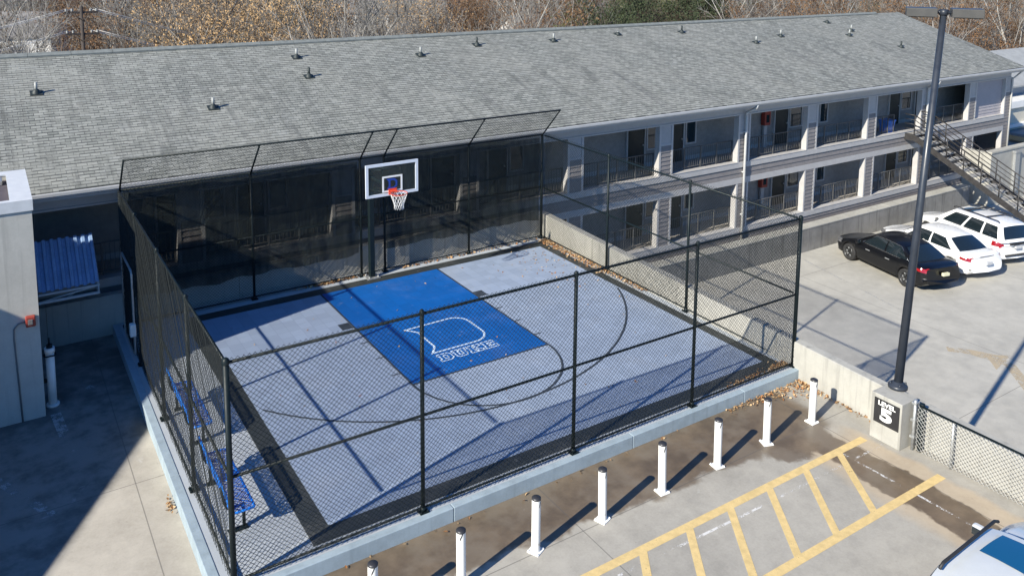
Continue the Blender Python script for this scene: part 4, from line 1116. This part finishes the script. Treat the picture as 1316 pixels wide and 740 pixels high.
    # lamps, trim
    for s in (-1, 1):
        if suv: patch('tail_light', lambda c: c.y < Lr+.42 and s*c.x > W*.62 and .80 < c.z < 1.02, M_tail, .012)
        else: patch('tail_light', lambda c: c.y < Lr+.55 and s*c.x > W*.40 and .78 < c.z < .90, M_tail, .010)
        patch('headlight', lambda c: c.y > Lf-.55 and s*c.x > W*.62 and .60 < c.z < .72, M_lens, .010)
    if not suv and paint is M_carwhite: patch('boot_lip', lambda c: c.y < Lr+.16 and abs(c.x) < W*.42 and .86 < c.z < .93, M_plastic, .008)
    patch('lower_trim', lambda c: c.z < .30 and c.z > .16 and abs(c.x) > .5, M_plastic, .006)
    m1 = MB(); zp = .70 if not suv else .80; yp = Lr+ (.02 if not suv else .0)
    m1.rbox(-.14, .14, Lr-.02, Lr+.08, zp-.055, zp+.055, .008); part('licence_plate', m1, M_plate if paint is M_carblack else M_platew, t, False)
    if suv:
        m1 = MB(); m1.rbox(-.42, .42, Lr-.035, Lr+.05, .91, .97, .012); m1.rbox(-.62, .62, Lr-.02, Lr+.05, .46, .52, .012); part('tailgate_trim', m1, M_plastic, t, False)
        for s in (-1, 1):
            m1 = MB(); zz = hr+.045
            m1.path([(s*.57, yr1+.12, hr-.0), (s*.57, yr1+.2, zz), (s*.57, yf1-.05, zz+.005), (s*.57, yf1+.06, hr+.0)], .022, 8); part('roof_rail', m1, M_plastic, t, False)
        for yy in () if short else (yr1+.75, yf1-.55):
            m1 = MB(); m1.rbox(-.57, .57, yy-.03, yy+.03, hr+.035, hr+.065, .008); part('roof_crossbar', m1, M_plastic, t, False)
        pane('sunroof', lambda u, q: roof_(u, q), .55 if short else .70, .92, -.68, .68, .010, M_sunroof)
    for s in (-1, 1):
        m1 = MB(); m1.rbox(min(s*.90, s*1.10), max(s*.90, s*1.10), .78, .90, belt-.02, belt+.13, .035); mi_ = part('mirror', m1, paint, t, False)
        m1 = MB(); m1.rbox(min(s*.925, s*1.08), max(s*.925, s*1.08), .765, .779, belt+.0, belt+.11, .004); part('mirror_glass', m1, M_carglass, mi_, False)
        for yy in (-.55, .42) if not suv else (-.75, .35):
            m1 = MB(); xh = W*.985; m1.rbox(min(s*xh, s*(xh+.035)), max(s*xh, s*(xh+.035)), yy-.10, yy+.10, belt-.17, belt-.14, .01); part('door_handle', m1, paint if paint is M_carwhite else M_galv, t, False)
        for yy in (-wb, wb):
            m1 = MB(); c = (s*(W-.11), yy, wr_); r = wr_
            m1.lathe([(r*.62,-.11),(r*.93,-.11),(r,-.07),(r,.07),(r*.93,.11),(r*.62,.11)], 28, 'x', c, close=True)
            wh = part('wheel', m1, M_rubber, t, False)
            m1 = MB(); m1.lathe([(r*.64,.10*s),(r*.60,.055*s),(r*.12,.06*s),(.0,.07*s)], 24, 'x', c)
            sp_ = MB()
            for k in range(5):
                a = 2*pi*k/5+.3
                for dd in (-.13, .13):
                    p0 = Vector((c[0]+s*.075, yy+.05*cos(a+dd*2), wr_+.05*sin(a+dd*2))); p1 = Vector((c[0]+s*.095, yy+r*.63*cos(a+dd), wr_+r*.63*sin(a+dd)))
                    sp_.tube(p0, p1, .022, 6)
            sp_.lathe([(r*.65,.085*s),(r*.65,.115*s),(r*.59,.115*s),(r*.59,.085*s)], 28, 'x', c, close=True)
            ri = part('rim', sp_, rimmat, wh, False); part('wheel_disc', m1, M_plastic, wh, False)
    return t
hd = lambda dx, dy: -atan2(dx, dy)
gcar = 'cars parked nose in on the lower deck'
car('parked_car', 'black sedan parked nearest the lamp post on the lower deck', 'sedan', M_carblack, (21.56, -2.55, ZL), hd(.224, .974), 1.075, gcar, M_alloy)
car('parked_car', 'white sedan parked between the black sedan and the white estate car', 'sedan', M_carwhite, (24.2, -2.82, ZL), hd(.224, .974), 1.06, gcar, M_dkalloy)
car('parked_car', 'white sport utility car with roof rails parked beside the stair', 'suv', M_carwhite, (26.92, -2.7, ZL), hd(.26, .966), 1.06, gcar, M_alloy)

# vehicle in the near corner, facing the parapet
nv = car('parked_car', 'white roof rack car cut off at the bottom right corner of the picture', 'suv', M_silver, (2.0, -16.70, Z0), hd(1, .045), 1.04, None, M_alloy, True)

# ------------------------------------------------------------------ fallen leaves
ML = [mat('dry_leaf_tan', (.34,.20,.09), .8, var=.25, scale=20), mat('dry_leaf_brown', (.19,.095,.04), .8, var=.25, scale=20), mat('dry_leaf_pale', (.48,.33,.18), .8, var=.25, scale=20), mat('dry_leaf_rust', (.28,.12,.04), .8, var=.25, scale=20)]
def leaves(name, n, fn, z, seed, size=.06, pile=.05):
    rng = random.Random(seed); B = MB()
    for _ in range(n):
        q = fn(rng)
        if q is None: continue
        x, y, k = q; s = size*rng.uniform(.5, 1.2)
        R = Euler((rng.gauss(0, .5), rng.gauss(0, .5), rng.uniform(0, 6.3))).to_matrix(); c = Vector((x, y, z+.012+rng.random()*pile*k))
        B.cur = rng.choice((0,0,1,2,2,3)); pts = [(-1,0,0),(-.3,.5,.12),(.4,.45,.1),(1,0,0),(.4,-.45,.1),(-.3,-.5,.12)]
        B.add([c+R@Vector((a*s, b*s, h*s)) for a, b, h in pts], [(0,1,2,3),(0,3,4,5)])
    o = struct(name, B, ML, 'stuff'); return o
leaves('fallen_leaves', 950, lambda r: (lambda y: (lerp(5.98, 6.24, r.random()**.8)-abs(r.gauss(0,.10))*(1.2 if y > -3 else .4), y, 1.))(lerp(.45, -4.6, r.random()**1.25)), .0, 1, .042)
leaves('fallen_leaves', 130, lambda r: (r.gauss(5.0, .55), r.gauss(-1.3, .9), .1), .016, 2, .034)
leaves('fallen_leaves', 320, lambda r: (lambda x: (x, -9.60+abs(r.gauss(0, .10))*(.4+.6*(x-4)/2), 1.))(lerp(6.0, 4.0, r.random()**1.7)), .0, 3, .034)
leaves('fallen_leaves', 480, lambda r: (lambda x: (x, -9.89-abs(r.gauss(0, .11))*(1+max(0, x-4.7)*1.9), .8))(lerp(6.0, 3.6, r.random()**3)), Z0, 4, .034)
leaves('fallen_leaves', 22, lambda r: (r.uniform(-5.5, 2.8), -9.92-abs(r.gauss(0, .08)), .5), Z0, 5, .045)
leaves('fallen_leaves', 170, lambda r: (r.gauss(-1.25, .45), .62+abs(r.gauss(0, .06)), 1.), .0, 6, .055)
leaves('fallen_leaves', 120, lambda r: (lerp(1.0, 6.0, r.random()), .60+abs(r.gauss(0, .06)), .6), .0, 7, .05)
leaves('fallen_leaves', 22, lambda r: (-7.06-abs(r.gauss(0, .04)), r.gauss(-6.9, .12), .8), Z0, 8, .05)
leaves('fallen_leaves', 90, lambda r: (r.uniform(-4.5, 5.4), r.uniform(-9, -.1), .05), .016, 9, .03)
leaves('fallen_leaves', 60, lambda r: (6.0-abs(r.gauss(0,.08)), r.uniform(-12, -10), .6), Z0, 10, .05)

# ------------------------------------------------------------------ trees
def tree_mesh(seed, H_=15., leafy=0, twigs=2, spread=.5):
    rng = random.Random(seed); T = MB(); Cr = MB(); Lf = MB()
    tips = []
    def branch(mb, p, d, L, r, lvl):
        segs = 3 if lvl < 2 else 2
        pts = [p.copy()]; q = p.copy(); dd = d.copy()
        for _ in range(segs):
            dd = (dd+Vector((rng.gauss(0,.16), rng.gauss(0,.16), rng.gauss(.05,.10)))).normalized(); q = q+dd*(L/segs); pts.append(q.copy())
        rr = [lerp(r, r*.35, i/segs) for i in range(segs+1)]
        mb.path(pts, rr, 6 if lvl == 0 else (4 if lvl == 1 else 3))
        if lvl >= 4: tips.append((pts[-1], dd)); return
        nchild = (11, 6, 5, 3)[lvl]
        for k in range(nchild):
            f = rng.uniform(.35 if lvl == 0 else .2, 1.0); i = min(segs-1, int(f*segs)); base = pts[i].lerp(pts[i+1], f*segs-i)
            ax = dd.orthogonal().normalized(); ax.rotate(Matrix.Rotation(rng.uniform(0, 2*pi), 3, dd))
            ang = rng.uniform(.45, .95) if lvl < 2 else rng.uniform(.4, 1.1)
            nd = (dd*cos(ang)+ax*sin(ang)+Vector((0,0,.22))).normalized()
            branch(Cr, base, nd, L*rng.uniform(.38, .60), max(.012, lerp(rr[i], rr[i+1], .5)*rng.uniform(.50, .70)), lvl+1)
    branch(T, Vector((0,0,-.5)), Vector((0,0,1)), H_*.80, H_*.0165, 0)
    return T, Cr, tips
def bark(name, col):
    return mat(name, col, .9, var=.3, scale=1.5)
M_barkA = bark('grey_bark', (.22,.205,.185)); M_barkB = bark('brown_bark', (.075,.052,.038)); M_barkC = bark('pale_bark', (.31,.295,.27)); M_barkD = bark('rust_twigs', (.12,.072,.045))
M_lfB = mat('brown_foliage', (.17,.095,.045), .85, var=.3, scale=2.)
M_lfT = mat('tan_foliage', (.42,.275,.135), .85, var=.3, scale=2.); M_lfG = mat('evergreen_foliage', (.030,.043,.016), .8, var=.35, scale=2.); M_lfG2 = mat('olive_foliage', (.095,.10,.032), .8, var=.3, scale=2.); M_lfR = mat('red_foliage', (.30,.055,.025), .8, var=.3, scale=2.)
def leafcloud(tips, rng, n, size, spread):
    L = MB()
    for _ in range(n):
        p, d = rng.choice(tips); c = p+Vector((rng.gauss(0, spread), rng.gauss(0, spread), rng.gauss(0, spread)))
        R = Euler((rng.uniform(0,6), rng.uniform(0,6), rng.uniform(0,6))).to_matrix(); s = size*rng.uniform(.5, 1.3)
        L.add([c+R@Vector((a*s, b*s, h*s)) for a, b, h in ((-1,0,0),(0,.55,.15),(1,0,0),(0,-.55,.15))], [(0,1,2,3)])
    return L
kinds = []
GT = 'bare winter trees of the wood behind the building'
def mk(seed, H_, barkm, lm, n, size, spread, lab, cat='tree', grp=GT, name='bare_tree'):
    T, Cr, tips = tree_mesh(seed, H_)
    t = thing(name, lab, cat, (0, 0, 0), 0, grp)
    part('trunk', T, barkm, t, False)
    if lm is not None:
        rng = random.Random(seed+99); o = leafcloud(tips, rng, n, size, spread)
        k = len(Cr.v); Cr.cur = 1; Cr.add(o.v, o.f); part('crown', Cr, [barkm, lm], t, False)
    else: part('crown', Cr, barkm, t, False)
    return t
base_kinds = {
 'greyA': mk(11, 15, M_barkA, None, 0, 0, 0, 'bare grey branched tree in the wood behind the roof'),
 'greyB': mk(12, 16, M_barkC, None, 0, 0, 0, 'bare pale branched tree in the wood behind the roof'),
 'brownA': mk(13, 14, M_barkB, None, 0, 0, 0, 'bare brown branched tree in the wood behind the roof'),
 'rust': mk(14, 13, M_barkD, M_lfB, 5000, .09, .3, 'bare rusty twigged tree in the wood behind the roof'),
 'tan': mk(15, 14, M_barkA, M_lfT, 8000, .085, .40, 'tree still holding tan leaves in the wood behind the roof', grp='tan leaved trees of the wood behind the building', name='tan_leaved_tree'),
 'green': mk(16, 13, M_barkB, M_lfG, 9000, .12, .36, 'dark evergreen tree in the wood behind the roof', grp='evergreens of the wood behind the building', name='evergreen_tree'),
 'olive': mk(17, 12, M_barkA, M_lfG2, 6000, .10, .36, 'olive green leaved tree in the wood behind the roof', grp='olive leaved trees of the wood behind the building', name='olive_tree'),
 'red': mk(18, 8, M_barkB, M_lfR, 3000, .14, .22, 'small tree with red leaves in the wood behind the roof', grp=None, name='red_leaved_tree'),
}
used = set()
def place(kind, x, y, s, rz):
    b = base_kinds[kind]; z = gz(x, y)-.1
    if kind not in used:
        used.add(kind); b.location = (x, y, z); b.rotation_euler.z = rz; b.scale = (s, s, s); return
    copy_thing(b, (x, y, z), rz, None, s)
# pixel column -> world ray direction (only to choose which kinds grow where)
cp_ = Vector((-9.40, -21.40))
def az(px): d = rv*((px-655.4)/1064.9)+fv; v2 = Vector((d.x, d.y)); return v2.normalized()
rng = random.Random(5)
def kind_at(px, d):
    r = rng.random()
    if 215 < px < 420 and d < 85: return 'tan' if r < .45 else ('greyA' if r < .75 else 'brownA')
    if 60 < px < 215: return 'rust' if r < .3 else ('greyA' if r < .55 else ('brownA' if r < .8 else 'greyB'))
    if 740 < px < 920: return 'green' if r < .34 else ('olive' if r < .52 else ('greyB' if r < .7 else 'brownA'))
    if 560 < px < 760: return 'rust' if r < .4 else ('greyB' if r < .7 else 'greyA')
    if px > 1000: return 'rust' if r < .30 else ('greyA' if r < .6 else ('greyB' if r < .8 else 'brownA'))
    return 'greyA' if r < .38 else ('greyB' if r < .62 else ('brownA' if r < .85 else 'rust'))
count = 0
HPX = ((598, 92), (628, 108), (682, 118), (690, 84), (500, 150), (930, 120), (1098, 140), (20, 130))
for kd, spots in (('tan', ((268, 66), (300, 60), (338, 66), (372, 60), (318, 76), (404, 74), (545, 84))), ('green', ((790, 72), (845, 64), (885, 70), (390, 84))), ('rust', ((150, 78), (700, 60), (655, 72), (1150, 105), (1250, 100), (420, 72))), ('olive', ((775, 64), (868, 58))),
                  ('greyB', ((478, 50), (52, 60), (12, 56), (940, 58), (1215, 92), (1290, 98), (715, 52))), ('greyA', ((205, 72), (445, 54), (560, 57), (640, 54), (985, 66)))):
    for px, d in spots:
        p = cp_+az(px)*d
        if p.y > 23: place(kd, p.x, p.y, rng.uniform(.85, 1.1), rng.uniform(0, 6.28))
for d0, d1, n in ((52, 64, 12), (64, 84, 30), (84, 112, 50), (112, 150, 60), (150, 210, 70)):
    for i in range(n):
        px = -60+1440*(i+rng.uniform(.1, .9))/n; d = rng.uniform(d0, d1)
        if px > 1120 and d < 70: d += 25
        v2 = az(px); p = cp_+v2*d
        if 84 < px < 160 and d < 70: continue
        if any(abs(px-hx) < 16 and d < hd_ for hx, hd_ in HPX): continue
        if p.y < 24 or (p.x > 40 and p.y < 18): continue
        place(kind_at(px, d), p.x, p.y, rng.uniform(.75, 1.15), rng.uniform(0, 6.28)); count += 1
for px, d in ((512, 74),): 
    p = cp_+az(px)*d; place('red', p.x, p.y, 1., 0)
for k_, b in base_kinds.items():
    if k_ not in used:
        for ch in list(b.children): bpy.data.objects.remove(ch)
        bpy.data.objects.remove(b)
# under-storey brush and the far wood : uncountable
def brush(name, n, seed, dr, hs, mats, wts):
    rng = random.Random(seed); B = MB()
    for _ in range(n):
        px = rng.uniform(-120, 1440); d = rng.uniform(*dr); p = cp_+az(px)*d
        if p.y < 22: continue
        z = gz(p.x, p.y); h = rng.uniform(*hs); B.cur = rng.choices(range(len(mats)), wts)[0]
        for _k in range(5):
            a = Vector((p.x+rng.gauss(0, .8), p.y+rng.gauss(0, .8), z-.2)); b = a+Vector((rng.gauss(0, h*.25), rng.gauss(0, h*.25), h*rng.uniform(.6, 1)))
            B.tube(a, b, .035*d/90, 3, .008, cap=False, smooth=False)
            for _j in range(3):
                c = a.lerp(b, rng.uniform(.3, .9)); B.tube(c, c+Vector((rng.gauss(0, h*.2), rng.gauss(0, h*.2), h*rng.uniform(.1, .35))), .018*d/90, 3, .006, cap=False, smooth=False)
    return struct(name, B, mats, 'stuff')
brush('undergrowth', 1100, 21, (48, 120), (1.5, 4.5), [M_barkA, M_barkB, M_lfB], (1, 6, 3))
brush('far_woodland', 2600, 22, (140, 420), (7, 14), [M_barkA, M_barkB, M_barkD, M_lfG], (1, 7, 3, 2))

# houses glimpsed through the wood
M_hw = mat('white_house_siding', (.72,.71,.69), .7, var=.06); M_hr = mat('house_roof', (.20,.19,.185), .9, var=.15); M_hb = mat('red_brick_wall', (.30,.10,.06), .8, var=.2, scale=3)
HG = [(598, 92, 8, 6, 5.5, M_hw, 'white gabled house behind the bare trees, largest of the white houses'), (628, 108, 7, 6, 5, M_hw, 'white house seen through twigs just right of the largest white house'),
      (682, 118, 8, 7, 6, M_hw, 'white house further back between rusty trees'), (690, 84, 6, 5, 3.6, M_hb, 'low red brick house behind the ridge'),
      (500, 150, 26, 9, 6, M_hw, 'long pale building far behind the bare trees'), (930, 120, 8, 7, 6, M_hw, 'white house behind the evergreens'), (1098, 140, 9, 7, 6, M_hw, 'pale house half hidden beyond the right end of the ridge'), (20, 130, 12, 8, 6, M_hw, 'pale house at the far left behind the trees')]
for px, d, wd, dp, hh, wm, lab in HG:
    p = cp_+az(px)*d; z = gz(p.x, p.y)+2.0
    t = thing('house', lab, 'house', (p.x, p.y, z), rng.uniform(-.5, .5), 'houses in the wood')
    m1 = MB(); m1.box(-wd/2, wd/2, -dp/2, dp/2, -4, hh); m1.add([(-wd/2, -dp/2, hh), (-wd/2, dp/2, hh), (-wd/2, 0, hh+dp*.35), (wd/2, -dp/2, hh), (wd/2, dp/2, hh), (wd/2, 0, hh+dp*.35)], [(0,2,1), (3,4,5)]); part('wall', m1, wm, t, False)
    m1 = MB(); o = .35
    for s in (-1, 1): m1.add([(-wd/2-o, s*(dp/2+o), hh-.25+.01), (wd/2+o, s*(dp/2+o), hh-.24), (wd/2+o, 0, hh+dp*.35+.08), (-wd/2-o, 0, hh+dp*.35+.08), (-wd/2-o, s*(dp/2+o), hh-.1), (wd/2+o, s*(dp/2+o), hh-.1), (wd/2+o, 0, hh+dp*.35+.22), (-wd/2-o, 0, hh+dp*.35+.22)], [(0,1,2,3),(7,6,5,4),(4,5,1,0),(5,6,2,1),(7,4,0,3)])
    part('roof', m1, M_hr, t, False)
    for k in range(max(2, int(wd/2.6))):
        xw = -wd/2+1.2+k*2.4
        if xw > wd/2-.8: break
        m1 = MB(); m1.box(xw-.45, xw+.45, -dp/2-.05, -dp/2+.02, hh-2.2, hh-.8); part('window', m1, M_glassdk, t, False)

# utility poles and lines
M_wood = mat('weathered_pole_wood', (.055,.045,.04), .9, var=.25, scale=3); M_line = mat('aluminium_cable', (.50,.50,.50), .5, var=0)
def upole(lab, x, y, zt):
    t = thing('utility_pole', lab, 'utility pole', (x, y, gz(x, y)), 0, 'utility poles behind the building'); zg = gz(x, y)
    m1 = MB(); m1.tube((x, y, zg-1), (x, y, zt), .17, 10, .11); part('pole', m1, M_wood, t)
    for dz in (.42, 1.85):
        m1 = MB(); m1.box(x-1.0, x+1.0, y-.06, y+.06, zt-dz-.06, zt-dz+.06)
        for s in (-1, 1): m1.tube((x+s*.6, y-.05, zt-dz), (x, y-.12, zt-dz-.5), .02, 5)
        o = part('crossarm', m1, M_wood, t)
        for xx in (-.9, -.55, .55, .9):
            m1 = MB(); m1.lathe([(.02,.06),(.07,.09),(.07,.13),(.04,.15),(.07,.18),(.07,.22),(.001,.27)], 10, c=(x+xx, y, zt-dz)); part('insulator', m1, M_ventw, o)
    return t
upole('weathered wooden utility pole with two crossarms at the left behind the ridge', -3.58, 40, 5.95)
upole('shorter wooden utility pole hidden further right behind the ridge', 30, 44, -1.2)
def cable(lab, a, b, sag):
    m1 = MB(); a, b = Vector(a), Vector(b); pts = [a.lerp(b, i/20)-Vector((0,0,sag*4*(i/20)*(1-i/20))) for i in range(21)]
    m1.path(pts, .024, 5); solo('power_line', m1, M_line, lab, 'cable', 'power lines on the utility poles', tuple(a))
for k, (dz, xx, nm) in enumerate(((.2, .9, 'upper crossarm, outermost'), (.2, .55, 'upper crossarm, inner'), (1.62, .9, 'lower crossarm, outermost'), (1.62, .55, 'lower crossarm, inner'))):
    cable('pale cable running right from the %s insulator of the left utility pole' % nm, (-3.58+xx, 40, 5.95-dz), (30-1.5+xx, 44, -1.2-dz), 1.0)
    cable('pale cable running left from the %s insulator of the left utility pole' % nm, (-3.58-xx, 40, 5.95-dz), (-34-xx, 42, 3.0-dz), 1.6)
bpy.context.view_layer.update()
